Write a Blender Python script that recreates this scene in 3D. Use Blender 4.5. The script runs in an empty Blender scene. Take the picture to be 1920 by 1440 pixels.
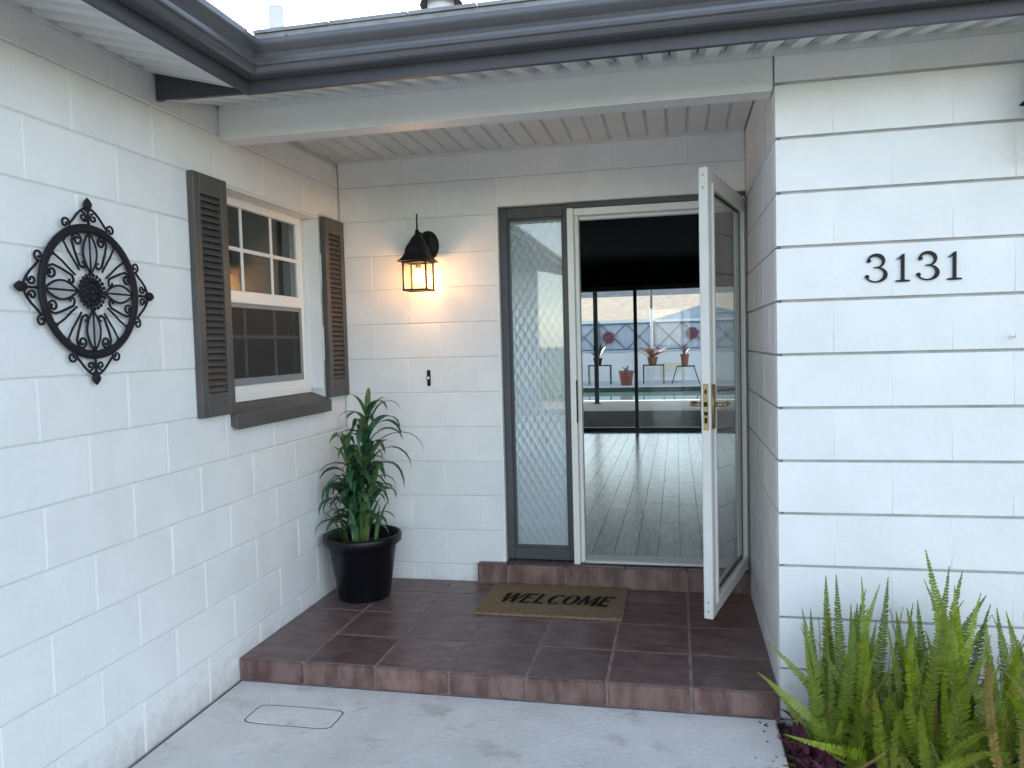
import bpy, bmesh, math, random
from mathutils import Vector, Matrix
rnd = random.Random(7)
PI = math.pi
sc = bpy.context.scene
COL = sc.collection

# ------------------------------------------------------------------ camera
cd = bpy.data.cameras.new('camera'); cam = bpy.data.objects.new('camera', cd); COL.objects.link(cam)
CR = Vector((0.97762596, 0.20873348, -0.02603512)); CU = Vector((0.01481597, 0.05513339, 0.99836907)); CF = Vector((-0.20982845, 0.97641725, -0.05080724))
cam.matrix_world = Matrix(((CR.x, CU.x, -CF.x, 1.95175), (CR.y, CU.y, -CF.y, -4.30383), (CR.z, CU.z, -CF.z, 1.37803), (0, 0, 0, 1)))
cd.sensor_width = 36; cd.lens = 27.011; cd.clip_start = 0.05; cd.clip_end = 2000
sc.camera = cam

# ------------------------------------------------------------------ world, sun, exposure
w = bpy.data.worlds.new('World'); sc.world = w; w.use_nodes = True
nt = w.node_tree; nt.nodes.clear()
sky = nt.nodes.new('ShaderNodeTexSky'); sky.sky_type = 'NISHITA'; sky.sun_disc = False
SUN_EL = math.radians(24); SUN_AZ = math.radians(322)
sky.sun_elevation = SUN_EL; sky.sun_rotation = SUN_AZ
sky.air_density = 1.0; sky.dust_density = 0.5; sky.ozone_density = 1.0; sky.altitude = 0
hs = nt.nodes.new('ShaderNodeHueSaturation'); hs.inputs['Saturation'].default_value = 0.70
bg = nt.nodes.new('ShaderNodeBackground'); bg.inputs['Strength'].default_value = 0.15
wo = nt.nodes.new('ShaderNodeOutputWorld')
nt.links.new(sky.outputs[0], hs.inputs['Color']); nt.links.new(hs.outputs[0], bg.inputs['Color']); nt.links.new(bg.outputs[0], wo.inputs['Surface'])
sl = bpy.data.lights.new('sun', 'SUN'); sl.energy = 4.6; sl.angle = math.radians(0.6); sl.color = (1.0, 0.90, 0.77)
so = bpy.data.objects.new('sun', sl); COL.objects.link(so)
sd = Vector((math.sin(SUN_AZ) * math.cos(SUN_EL), math.cos(SUN_AZ) * math.cos(SUN_EL), math.sin(SUN_EL)))
so.rotation_euler = sd.to_track_quat('Z', 'Y').to_euler(); so.location = sd * 30
sc.view_settings.view_transform = 'Standard'; sc.view_settings.look = 'None'; sc.view_settings.gamma = 1
sc.view_settings.exposure = 1.97
sc.cycles.max_bounces = 10; sc.cycles.diffuse_bounces = 6; sc.cycles.glossy_bounces = 5; sc.cycles.transparent_max_bounces = 16; sc.cycles.transmission_bounces = 8
sc.cycles.sample_clamp_indirect = 6.0; sc.cycles.use_denoising = True

# ------------------------------------------------------------------ materials
def pm(name, c, c2=None, rough=.5, scale=6., detail=4., bump=0., bscale=60., metal=0., rnd_amt=0., spec=.5, coat=0., contrast=(.3, .7), stretch=None, emit=None, transl=0.):
    m = bpy.data.materials.new(name); m.use_nodes = True; t = m.node_tree; n = t.nodes; l = t.links
    b = n['Principled BSDF']; b.inputs['Roughness'].default_value = rough; b.inputs['Metallic'].default_value = metal
    b.inputs['Specular IOR Level'].default_value = spec; b.inputs['Coat Weight'].default_value = coat
    tc = n.new('ShaderNodeTexCoord'); src = tc.outputs['Object']
    oi = n.new('ShaderNodeObjectInfo')
    off = n.new('ShaderNodeVectorMath'); off.operation = 'MULTIPLY_ADD'
    cmb = n.new('ShaderNodeCombineXYZ'); l.new(oi.outputs['Random'], cmb.inputs[0]); l.new(oi.outputs['Random'], cmb.inputs[1])
    l.new(cmb.outputs[0], off.inputs[0]); off.inputs[1].default_value = (37., 91., 0.); l.new(src, off.inputs[2]); vec = off.outputs[0]
    if stretch:
        mp = n.new('ShaderNodeMapping'); mp.inputs['Scale'].default_value = stretch; l.new(vec, mp.inputs['Vector']); vec = mp.outputs[0]
    if c2 is not None:
        no = n.new('ShaderNodeTexNoise'); no.inputs['Scale'].default_value = scale; no.inputs['Detail'].default_value = detail; no.inputs['Roughness'].default_value = .6
        l.new(vec, no.inputs['Vector'])
        r = n.new('ShaderNodeValToRGB'); r.color_ramp.elements[0].position = contrast[0]; r.color_ramp.elements[1].position = contrast[1]
        r.color_ramp.elements[0].color = (*c, 1); r.color_ramp.elements[1].color = (*c2, 1)
        l.new(no.outputs[0], r.inputs[0]); colout = r.outputs[0]
    else:
        rg = n.new('ShaderNodeRGB'); rg.outputs[0].default_value = (*c, 1); colout = rg.outputs[0]
    if rnd_amt:
        ma = n.new('ShaderNodeMapRange'); ma.inputs['To Min'].default_value = 1 - rnd_amt; ma.inputs['To Max'].default_value = 1 + rnd_amt
        l.new(oi.outputs['Random'], ma.inputs['Value'])
        vm = n.new('ShaderNodeVectorMath'); vm.operation = 'SCALE'; l.new(colout, vm.inputs[0]); l.new(ma.outputs[0], vm.inputs['Scale']); colout = vm.outputs[0]
    l.new(colout, b.inputs['Base Color'])
    if bump:
        nb = n.new('ShaderNodeTexNoise'); nb.inputs['Scale'].default_value = bscale; nb.inputs['Detail'].default_value = 5
        l.new(vec, nb.inputs['Vector'])
        bp = n.new('ShaderNodeBump'); bp.inputs['Strength'].default_value = bump; bp.inputs['Distance'].default_value = .004
        l.new(nb.outputs[0], bp.inputs['Height']); l.new(bp.outputs[0], b.inputs['Normal'])
    if emit:
        b.inputs['Emission Color'].default_value = (*emit[0], 1); b.inputs['Emission Strength'].default_value = emit[1]
    if transl:
        tr = n.new('ShaderNodeBsdfTranslucent'); l.new(colout, tr.inputs['Color'])
        mx = n.new('ShaderNodeMixShader'); mx.inputs[0].default_value = transl
        l.new(b.outputs[0], mx.inputs[1]); l.new(tr.outputs[0], mx.inputs[2]); l.new(mx.outputs[0], n['Material Output'].inputs['Surface'])
    return m

def glass(name, tint=(1, 1, 1), rough=0.0, f0=1.45, extra=None):
    m = bpy.data.materials.new(name); m.use_nodes = True; t = m.node_tree; n = t.nodes; l = t.links
    n.remove(n['Principled BSDF'])
    tr = n.new('ShaderNodeBsdfTransparent'); tr.inputs[0].default_value = (*tint, 1)
    gl = n.new('ShaderNodeBsdfGlossy'); gl.inputs['Roughness'].default_value = rough
    fr = n.new('ShaderNodeFresnel'); fr.inputs[0].default_value = f0
    # both faces of a thin pane
    ml = n.new('ShaderNodeMath'); ml.operation = 'MULTIPLY'; ml.use_clamp = True; ml.inputs[1].default_value = 1.8; l.new(fr.outputs[0], ml.inputs[0])
    ge = n.new('ShaderNodeNewGeometry'); iv = n.new('ShaderNodeMath'); iv.operation = 'SUBTRACT'; iv.inputs[0].default_value = 1; l.new(ge.outputs['Backfacing'], iv.inputs[1])
    m2 = n.new('ShaderNodeMath'); m2.operation = 'MULTIPLY'; l.new(ml.outputs[0], m2.inputs[0]); l.new(iv.outputs[0], m2.inputs[1])   # the far face of the unrefracted pane only transmits
    mx = n.new('ShaderNodeMixShader'); l.new(m2.outputs[0], mx.inputs[0]); l.new(tr.outputs[0], mx.inputs[1]); l.new(gl.outputs[0], mx.inputs[2])
    l.new(mx.outputs[0], n['Material Output'].inputs['Surface'])
    return m

M = {}
M['paint'] = pm('white_block_paint', (.75, .75, .745), (.82, .82, .815), rough=.55, scale=4, bump=.35, bscale=55, rnd_amt=.02, spec=.35)
def weather(m, amt=.10, splash=.45):
    n = m.node_tree.nodes; l = m.node_tree.links; b = n['Principled BSDF']; src = b.inputs['Base Color'].links[0].from_socket
    ge = n.new('ShaderNodeNewGeometry'); mp = n.new('ShaderNodeMapping'); mp.inputs['Scale'].default_value = (1.6, 1.6, .55); l.new(ge.outputs['Position'], mp.inputs['Vector'])
    n1 = n.new('ShaderNodeTexNoise'); n1.inputs['Scale'].default_value = 2.1; n1.inputs['Detail'].default_value = 8; n1.inputs['Roughness'].default_value = .62; l.new(mp.outputs[0], n1.inputs['Vector'])
    r1 = n.new('ShaderNodeMapRange'); r1.inputs['From Min'].default_value = .48; r1.inputs['From Max'].default_value = .75; r1.inputs['To Max'].default_value = amt; l.new(n1.outputs[0], r1.inputs['Value'])
    m1 = n.new('ShaderNodeMix'); m1.data_type = 'RGBA'; l.new(r1.outputs[0], m1.inputs['Factor']); l.new(src, m1.inputs['A']); m1.inputs['B'].default_value = (.45, .42, .38, 1)
    sx = n.new('ShaderNodeSeparateXYZ'); l.new(ge.outputs['Position'], sx.inputs[0])
    n2 = n.new('ShaderNodeTexNoise'); n2.inputs['Scale'].default_value = 16; n2.inputs['Detail'].default_value = 8; n2.inputs['Roughness'].default_value = .7; l.new(ge.outputs['Position'], n2.inputs['Vector'])
    ad = n.new('ShaderNodeMath'); ad.operation = 'MULTIPLY_ADD'; l.new(n2.outputs[0], ad.inputs[0]); ad.inputs[1].default_value = -.42; l.new(sx.outputs[2], ad.inputs[2])
    r2 = n.new('ShaderNodeMapRange'); r2.inputs['From Min'].default_value = -.16; r2.inputs['From Max'].default_value = -.36; r2.inputs['To Max'].default_value = splash; l.new(ad.outputs[0], r2.inputs['Value'])
    m2 = n.new('ShaderNodeMix'); m2.data_type = 'RGBA'; l.new(r2.outputs[0], m2.inputs['Factor']); l.new(m1.outputs['Result'], m2.inputs['A']); m2.inputs['B'].default_value = (.26, .22, .19, 1)
    l.new(m2.outputs['Result'], b.inputs['Base Color'])
weather(M['paint'])
M['joint'] = pm('white_joint_paint', (.84, .84, .83), rough=.5, bump=.2, spec=.35)
M['palejoint'] = pm('pale_painted_joint', (.60, .60, .595), (.70, .70, .69), rough=.6, scale=8)
M['joint_shade'] = pm('shaded_block_joint', (.36, .36, .36), (.52, .52, .51), rough=.9, scale=9)  # shadow under each block course put into the joint colour as darker grey
M['trim'] = pm('white_trim_paint', (.74, .735, .72), (.78, .775, .76), rough=.45, scale=3, bump=.08, bscale=30)
M['vinyl'] = pm('white_soffit_vinyl', (.66, .65, .63), (.72, .71, .69), rough=.4, scale=4, rnd_amt=.03)
M['groove_shade'] = pm('soffit_groove_shade', (.26, .255, .25), (.34, .33, .32), rough=.6, scale=30)  # shade of the soffit grooves painted on as dark strips
M['groove_shade_pale'] = pm('pale_soffit_groove_shade', (.47, .46, .45), (.53, .52, .51), rough=.6, scale=30)  # same painted groove shade, weaker, for the front soffit
M['bronze'] = pm('dark_gutter_paint', (.080, .079, .087), (.108, .106, .114), rough=.24, scale=3, bump=.05, bscale=12, spec=.6)
M['fascia'] = pm('dark_fascia_paint', (.045, .045, .055), (.065, .064, .075), rough=.5, scale=4)
M['shutter'] = pm('charcoal_shutter_paint', (.066, .060, .056), (.088, .080, .075), rough=.5, scale=8, rnd_amt=.05)
M['frame_dark'] = pm('dark_bronze_frame', (.05, .056, .062), (.07, .076, .082), rough=.42, scale=6)
M['white_metal'] = pm('white_painted_metal', (.76, .75, .70), (.80, .79, .75), rough=.38, scale=8)
M['vinylwin'] = pm('white_window_vinyl', (.80, .80, .79), rough=.35)
M['brass'] = pm('aged_brass', (.52, .40, .20), (.35, .26, .12), rough=.35, metal=1., scale=30)
M['steel'] = pm('dull_screw_steel', (.35, .34, .32), rough=.45, metal=1.)
M['black'] = pm('black_powder_coat', (.008, .008, .010), (.014, .014, .016), rough=.5, scale=40, bump=.2, bscale=200, spec=.22)
M['iron'] = pm('black_wrought_iron', (.007, .008, .012), (.014, .015, .021), rough=.55, scale=60, bump=.5, bscale=140, spec=.25)
M['ironleaf'] = pm('grey_metal_petal', (.30, .30, .32), (.42, .41, .42), rough=.5, scale=25)
M['tile'] = pm('red_brown_floor_tile', (.098, .059, .054), (.180, .118, .110), rough=.36, scale=8, detail=9, bump=.25, bscale=14, rnd_amt=.24, spec=.45, contrast=(.36, .66), stretch=(1, 1.9, 1.9))
M['grout'] = pm('pinkish_grout', (.17, .125, .12), (.30, .23, .22), rough=.9, scale=12)
M['riser'] = pm('terracotta_riser_tile', (.115, .062, .053), (.215, .132, .116), rough=.4, scale=9, detail=6, bump=.25, bscale=20, rnd_amt=.16, contrast=(.40, .60), stretch=(1.6, 1, .6))
M['mulch'] = pm('dark_mulch', (.035, .022, .016), (.11, .075, .05), rough=.95, scale=40, bump=1., bscale=60)
M['bounce_paving'] = pm('tan_bounce_paving', (.46, .39, .31), (.56, .48, .39), rough=.9, scale=3, bump=.4, bscale=30)  # tan tint chosen to bounce warm light
M['lawn'] = pm('lawn_ground', (.05, .075, .02), (.10, .12, .04), rough=.95, scale=3, bump=.6, bscale=40)
M['coir'] = pm('tan_coir_mat', (.17, .125, .075), (.26, .20, .125), rough=1., scale=60, bump=1., bscale=320, spec=.1)
M['ink'] = pm('black_mat_print', (.014, .013, .011), (.05, .038, .02), rough=1., scale=150, contrast=(.5, .8), spec=.1)
M['pot'] = pm('black_plastic_pot', (.004, .004, .007), rough=.38, spec=.35)
M['soil'] = pm('potting_soil', (.02, .014, .01), (.05, .035, .025), rough=1., scale=50, bump=1., bscale=90)
M['cane'] = pm('plant_cane', (.16, .17, .06), (.24, .22, .10), rough=.7, scale=30)
M['drac'] = pm('dark_strap_leaf', (.018, .075, .036), (.055, .155, .070), rough=.36, scale=9, rnd_amt=.3, transl=.22, stretch=(6, 1, 1))
M['dracn'] = pm('fresh_strap_leaf', (.07, .17, .045), (.17, .26, .09), rough=.42, scale=9, rnd_amt=.2, transl=.3, stretch=(6, 1, 1))
M['fern'] = pm('sword_fern_green', (.165, .235, .010), (.27, .35, .022), rough=.5, scale=12, rnd_amt=.35, transl=.35)
M['fernk'] = pm('sword_fern_dark', (.095, .155, .012), (.15, .215, .018), rough=.5, scale=12, rnd_amt=.3, transl=.3)
M['ferny'] = pm('sword_fern_yellow', (.19, .25, .022), (.28, .33, .045), rough=.5, scale=12, rnd_amt=.25, transl=.35)
M['fernd'] = pm('dry_fern_brown', (.17, .13, .03), (.28, .18, .06), rough=.7, scale=12, rnd_amt=.3, transl=.2)
M['stem'] = pm('fern_rachis', (.09, .11, .03), rough=.6)
M['maroon'] = pm('maroon_leaf', (.055, .008, .022), (.12, .016, .045), rough=.5, scale=15, rnd_amt=.3, transl=.2)
M['shingle'] = pm('grey_roof_shingle', (.22, .22, .23), (.36, .36, .37), rough=.9, scale=14, bump=.6, bscale=50)
M['pipe'] = pm('weathered_white_pipe', (.55, .55, .56), (.66, .66, .66), rough=.6, scale=9)
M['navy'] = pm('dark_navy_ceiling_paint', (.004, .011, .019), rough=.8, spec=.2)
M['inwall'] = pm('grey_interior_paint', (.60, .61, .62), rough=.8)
M['plank'] = pm('grey_wood_plank', (.40, .43, .48), (.66, .70, .75), rough=.21, scale=9, detail=7, contrast=(.38, .64), rnd_amt=.2, bump=.1, bscale=20, stretch=(4, .5, 1), spec=.55)
M['gap'] = pm('dark_joint_filler', (.03, .03, .03), rough=.9)
M['bulb'] = pm('lit_bulb', (1, .8, .5), emit=((1., .55, .21), 17.))
M['bulboff'] = pm('unlit_bulb', (.8, .78, .72), rough=.2)
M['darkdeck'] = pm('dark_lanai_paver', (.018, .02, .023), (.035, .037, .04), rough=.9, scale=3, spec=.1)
M['deck'] = pm('pale_pool_deck', (.42, .42, .43), (.52, .52, .52), rough=.8, scale=3)
M['coping'] = pm('dark_green_waterline_tile', (.02, .05, .045), (.04, .08, .07), rough=.3, scale=5)
M['bluewall'] = pm('pale_masonry_wall', (.62, .64, .67), (.72, .74, .77), rough=.8, scale=1.5)
M['bluefence'] = pm('blue_grey_fence_board', (.36, .41, .49), (.44, .49, .57), rough=.7, scale=2, rnd_amt=.06)
M['lattice'] = pm('slate_blue_lattice', (.10, .14, .21), rough=.6)
M['tanroof'] = pm('tan_roof_shingle', (.26, .20, .15), (.36, .30, .24), rough=.9, scale=2.5, rnd_amt=.06)
M['greyroof'] = pm('blue_grey_shed_roof', (.16, .21, .27), (.22, .27, .33), rough=.7, scale=2)
M['greyshingle'] = pm('far_grey_shingle', (.17, .165, .16), (.24, .235, .23), rough=.9, scale=2)
M['cream'] = pm('cream_house_wall', (.62, .60, .50), rough=.8)
M['redpot'] = pm('terracotta_red_glaze', (.16, .04, .035), (.23, .065, .05), rough=.4, scale=8)
M['brompink'] = pm('pink_bromeliad_leaf', (.30, .10, .085), (.36, .18, .12), rough=.5, scale=6, rnd_amt=.3)
M['darkleaf'] = pm('dark_garden_leaf', (.02, .035, .02), (.05, .07, .03), rough=.5, scale=6, rnd_amt=.3)
M['disc'] = pm('dark_red_metal_disc', (.10, .03, .05), (.18, .06, .08), rough=.5, scale=10)
M['pane'] = glass('clear_window_pane', (.93, .96, .95))
def screen():
    m = bpy.data.materials.new('insect_screen_mesh'); m.use_nodes = True; n = m.node_tree.nodes; l = m.node_tree.links
    b = n['Principled BSDF']; b.inputs['Base Color'].default_value = (.03, .032, .036, 1); b.inputs['Roughness'].default_value = .7
    tr = n.new('ShaderNodeBsdfTransparent'); mx = n.new('ShaderNodeMixShader'); mx.inputs[0].default_value = .5
    l.new(tr.outputs[0], mx.inputs[1]); l.new(b.outputs[0], mx.inputs[2]); l.new(mx.outputs[0], n['Material Output'].inputs['Surface'])
    return m
M['screen'] = screen()
M['pane_front'] = glass('smooth_sidelight_face', (.95, .98, .98), f0=1.75)
M['lampglass'] = glass('lantern_glass', (1., .97, .92))
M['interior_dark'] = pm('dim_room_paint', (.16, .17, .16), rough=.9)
M['curtain'] = pm('pale_room_blind', (.20, .22, .20), rough=.9)

# concrete with stains
def concrete():
    m = pm('walkway_concrete', (.60, .585, .56), (.80, .785, .755), rough=.85, scale=2.6, detail=9, bump=.8, bscale=48, contrast=(.28, .72))
    t = m.node_tree; n = t.nodes; l = t.links; b = n['Principled BSDF']
    src = b.inputs['Base Color'].links[0].from_socket
    tc = n.new('ShaderNodeTexCoord')
    def layer(src, scale, lo, hi, col, fac):
        no = n.new('ShaderNodeTexNoise'); no.inputs['Scale'].default_value = scale; no.inputs['Detail'].default_value = 7; no.inputs['Roughness'].default_value = .65
        l.new(tc.outputs['Object'], no.inputs['Vector'])
        r = n.new('ShaderNodeMapRange'); r.inputs['From Min'].default_value = lo; r.inputs['From Max'].default_value = hi; r.inputs['To Max'].default_value = fac; r.clamp = True
        l.new(no.outputs[0], r.inputs['Value'])
        mx = n.new('ShaderNodeMix'); mx.data_type = 'RGBA'; l.new(r.outputs[0], mx.inputs['Factor']); l.new(src, mx.inputs['A']); mx.inputs['B'].default_value = (*col, 1)
        return mx.outputs['Result']
    src = layer(src, 4.2, .54, .70, (.40, .385, .35), .8)
    src = layer(src, 17., .56, .72, (.78, .78, .77), .7)
    src = layer(src, 38., .60, .74, (.33, .32, .30), .55)
    src = layer(src, 60., .68, .78, (.14, .13, .12), .7)
    l.new(src, b.inputs['Base Color'])
    return m
M['concrete'] = concrete()

def obscure():
    m = bpy.data.materials.new('patterned_obscure_glass'); m.use_nodes = True; t = m.node_tree; n = t.nodes; l = t.links
    b = n['Principled BSDF']; b.inputs['Base Color'].default_value = (.75, .78, .80, 1); b.inputs['Roughness'].default_value = .28
    b.inputs['Specular IOR Level'].default_value = .5; b.inputs['IOR'].default_value = 1.5
    tr = n.new('ShaderNodeBsdfRefraction'); tr.inputs['Color'].default_value = (.86, .91, .94, 1); tr.inputs['Roughness'].default_value = .24; tr.inputs['IOR'].default_value = 1.45
    mx = n.new('ShaderNodeMixShader'); mx.inputs[0].default_value = .36
    l.new(b.outputs[0], mx.inputs[1]); l.new(tr.outputs[0], mx.inputs[2]); l.new(mx.outputs[0], n['Material Output'].inputs['Surface'])
    return m
M['obscure'] = obscure()

def water():
    m = bpy.data.materials.new('pool_water'); m.use_nodes = True; n = m.node_tree.nodes; l = m.node_tree.links
    b = n['Principled BSDF']; b.inputs['Base Color'].default_value = (.10, .17, .19, 1); b.inputs['Roughness'].default_value = .04; b.inputs['IOR'].default_value = 1.33
    no = n.new('ShaderNodeTexNoise'); no.inputs['Scale'].default_value = 1.2; bp = n.new('ShaderNodeBump'); bp.inputs['Strength'].default_value = .06
    l.new(no.outputs[0], bp.inputs['Height']); l.new(bp.outputs[0], b.inputs['Normal'])
    return m
M['water'] = water()

# ------------------------------------------------------------------ mesh helpers
class MB:
    def __init__(s): s.v = []; s.f = []; s.mi = []
    def add(s, vs, fs, mi=0):
        o = len(s.v); s.v += [tuple(p) for p in vs]
        for f in fs: s.f.append(tuple(i + o for i in f)); s.mi.append(mi)
    def box(s, x0, x1, y0, y1, z0, z1, mi=0):
        s.add([(x0, y0, z0), (x1, y0, z0), (x1, y1, z0), (x0, y1, z0), (x0, y0, z1), (x1, y0, z1), (x1, y1, z1), (x0, y1, z1)],
              [(0, 3, 2, 1), (4, 5, 6, 7), (0, 1, 5, 4), (1, 2, 6, 5), (2, 3, 7, 6), (3, 0, 4, 7)], mi)
    def tube(s, pts, r, n=6, mi=0, cap=True, flat=1.):
        pts = [Vector(p) for p in pts]; rings = []
        up = None
        for i, p in enumerate(pts):
            d = (pts[min(i + 1, len(pts) - 1)] - pts[max(i - 1, 0)])
            d = d.normalized() if d.length > 1e-9 else Vector((0, 0, 1))
            if up is None: up = d.orthogonal().normalized()
            a = (up - d * up.dot(d)); a = a.normalized() if a.length > 1e-6 else d.orthogonal().normalized(); up = a
            b = d.cross(a); rr = r[i] if isinstance(r, (list, tuple)) else r
            rings.append([p + a * rr * math.cos(2 * PI * k / n) + b * rr * math.sin(2 * PI * k / n) for k in range(n)])
        vs = [q for R in rings for q in R]; fs = []
        for i in range(len(rings) - 1):
            for k in range(n):
                fs.append((i * n + k, i * n + (k + 1) % n, (i + 1) * n + (k + 1) % n, (i + 1) * n + k))
        if cap: fs += [tuple(range(n - 1, -1, -1)), tuple((len(rings) - 1) * n + k for k in range(n))]
        s.add(vs, fs, mi)
    def lathe(s, prof, n=24, c=(0, 0, 0), mi=0, sq=0.):
        vs = []; fs = []
        for r, z in prof:
            for k in range(n):
                a = 2 * PI * k / n
                vs.append((c[0] + r * math.cos(a), c[1] + r * math.sin(a), c[2] + z))
        for i in range(len(prof) - 1):
            for k in range(n): fs.append((i * n + k, i * n + (k + 1) % n, (i + 1) * n + (k + 1) % n, (i + 1) * n + k))
        s.add(vs, fs, mi)
    def sphere(s, c, r, n=10, m=6, mi=0, sc=(1, 1, 1)):
        vs = []; fs = []
        for i in range(m + 1):
            t = PI * i / m
            for k in range(n):
                a = 2 * PI * k / n
                vs.append((c[0] + sc[0] * r * math.sin(t) * math.cos(a), c[1] + sc[1] * r * math.sin(t) * math.sin(a), c[2] + sc[2] * r * math.cos(t)))
        for i in range(m):
            for k in range(n): fs.append((i * n + k, (i + 1) * n + k, (i + 1) * n + (k + 1) % n, i * n + (k + 1) % n))
        s.add(vs, fs, mi)
    def mesh(s, name, mats, bevel=0., smooth=False, seg=1):
        me = bpy.data.meshes.new(name); me.from_pydata(s.v, [], s.f)
        for m in (mats if isinstance(mats, (list, tuple)) else [mats]): me.materials.append(m)
        for p, i in zip(me.polygons, s.mi): p.material_index = i
        if bevel:
            bm = bmesh.new(); bm.from_mesh(me)
            bmesh.ops.bevel(bm, geom=bm.edges[:], offset=bevel, segments=seg, affect='EDGES', clamp_overlap=True)
            bm.to_mesh(me); bm.free()
        if smooth:
            for p in me.polygons: p.use_smooth = True
        me.update(); return me

WL = {}
def place(o, parent, loc):
    if parent is not None:
        o.parent = parent; p = WL[parent.name]; o.location = Vector(loc) - p
    else: o.location = loc
    WL[o.name] = Vector(loc)
def obj(name, me, parent=None, loc=(0, 0, 0), rot=None):
    o = bpy.data.objects.new(name, me); COL.objects.link(o); place(o, parent, loc)
    if rot: o.rotation_euler = rot
    return o
def thing(name, label, cat, loc=(0, 0, 0), group=None):
    o = obj(name, None, None, loc); return tag(o, label, cat, group)
def tag(o, label, cat, group=None):
    o['label'] = label; o['category'] = cat
    if group: o['group'] = group
    return o
def part(name, mb, mats, parent, loc=None, bevel=0., smooth=False, seg=1, base=None):
    """mesh given in world coordinates; its origin is put at loc (default: the parent's place)"""
    l = Vector(loc) if loc is not None else (WL[parent.name] if parent is not None else Vector((0, 0, 0)))
    me = mb.mesh(name, mats, bevel, smooth, seg)
    me.transform(Matrix.Translation(-l))
    return obj(name, me, parent, l)
def bx(*a):
    m = MB(); m.box(*a); return m

# ------------------------------------------------------------------ dimensions
W, D = 2.326, 1.2244          # porch width and depth
ZC, CH, BL = 2.126, .2032, .4064   # course line, course height, block length
GZ = -.10                      # walkway level
FLY = -1.246                   # front of the tiled porch

# ------------------------------------------------------------------ ground
g = MB(); g.box(-300, 300, -300, -1.3, -.30, -.165); g.box(-300, 300, 24, 400, -.30, -.165); g.box(-300, -10, -1.3, 24, -.3, -.165); g.box(10, 300, -1.3, 24, -.3, -.165)
o = part('ground', g, M['lawn'], None); o['kind'] = 'structure'
o = part('walkway', bx(.014, 2.31, -7.5, FLY - .004, -.22, GZ), M['concrete'], None, loc=(1.1, -3, GZ), bevel=.006); o['kind'] = 'structure'
o = part('planting_bed', bx(2.316, 9, -3.2, -D - .004, -.30, -.135), M['mulch'], None, loc=(4, -2, -.135)); o['kind'] = 'structure'
o = part('bounce_driveway', bx(-9, 14, -15, -7.51, -.25, -.115), M['bounce_paving'], None, loc=(2, -10, -.115)); o['kind'] = 'structure'  # unseen behind the camera, added wide to bounce sunlight into the porch

# ------------------------------------------------------------------ house root
house = thing('house', 'white painted concrete block house with recessed entry porch and dark gutters', 'house', (0, 0, 0))

_bc = {}
BEV = [.0035]
def block_mesh(w, h, t=.03):
    bev = BEV[0]; k = (round(w, 3), round(h, 3), bev)
    if k not in _bc:
        m = MB(); m.box(-w / 2, w / 2, 0, t, -h / 2, h / 2); _bc[k] = m.mesh('block', M['paint'], bev)
    return _bc[k]

def block_wall(place_fn, u0, u1, zlo, zhi, phase, openings, gap_h, gap_v, core, proud=.0, jit=.0006, nrm=0., jm=None, strip_d=.0012):
    """place_fn(u, z, out) -> world point; blocks face outward; core is the mortar mesh object"""
    strips = MB(); n = 0
    r = int(math.floor((ZC - zhi) / CH)) - 1
    while ZC - (r) * CH > zlo + .01:
        zt, zb = ZC - r * CH, ZC - (r + 1) * CH
        zt2, zb2 = min(zt, zhi), max(zb, zlo)
        if zt2 - zb2 > .015:
            ph = phase + (0 if r % 2 == 0 else BL / 2)
            js = [u0]; k = math.ceil((u0 - ph) / BL)
            while ph + k * BL < u1 - .02:
                if ph + k * BL > u0 + .02: js.append(ph + k * BL)
                k += 1
            js.append(u1)
            for a, b in zip(js, js[1:]):
                pcs = [(a, b)]
                for (p0, p1, q0, q1) in openings:
                    if q0 < (zt2 + zb2) / 2 < q1:
                        nx = []
                        for (s, e) in pcs:
                            if e <= p0 or s >= p1: nx.append((s, e)); continue
                            if s < p0: nx.append((s, p0))
                            if e > p1: nx.append((p1, e))
                        pcs = nx
                for (s, e) in pcs:
                    if e - s < .02: continue
                    w_, h_ = e - s - gap_v, zt2 - zb2 - gap_h
                    loc = place_fn((s + e) / 2, (zt2 + zb2) / 2, proud + rnd.uniform(0, jit))
                    o = obj('block', block_mesh(w_, h_), core, loc)
                    o.rotation_euler = (nrm + (rnd.uniform(-.0015, .0025) if not nrm else rnd.uniform(-.004, .004)), 0, ANG)
                    # joint strip on the right end
                    if e < u1 - .001:
                        c0 = place_fn(e - gap_v / 2 - .001, zb2 + gap_h * .5, -strip_d); c1 = place_fn(e + gap_v / 2 + .001, zt2 - gap_h * .5, -.03)
                        strips.box(min(c0[0], c1[0]), max(c0[0], c1[0]), min(c0[1], c1[1]), max(c0[1], c1[1]), min(c0[2], c1[2]), max(c0[2], c1[2]))
        r += 1
    if strips.v:
        o = part('mortar_joint', strips, jm or M['joint'], core); o['kind'] = 'stuff'

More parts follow.
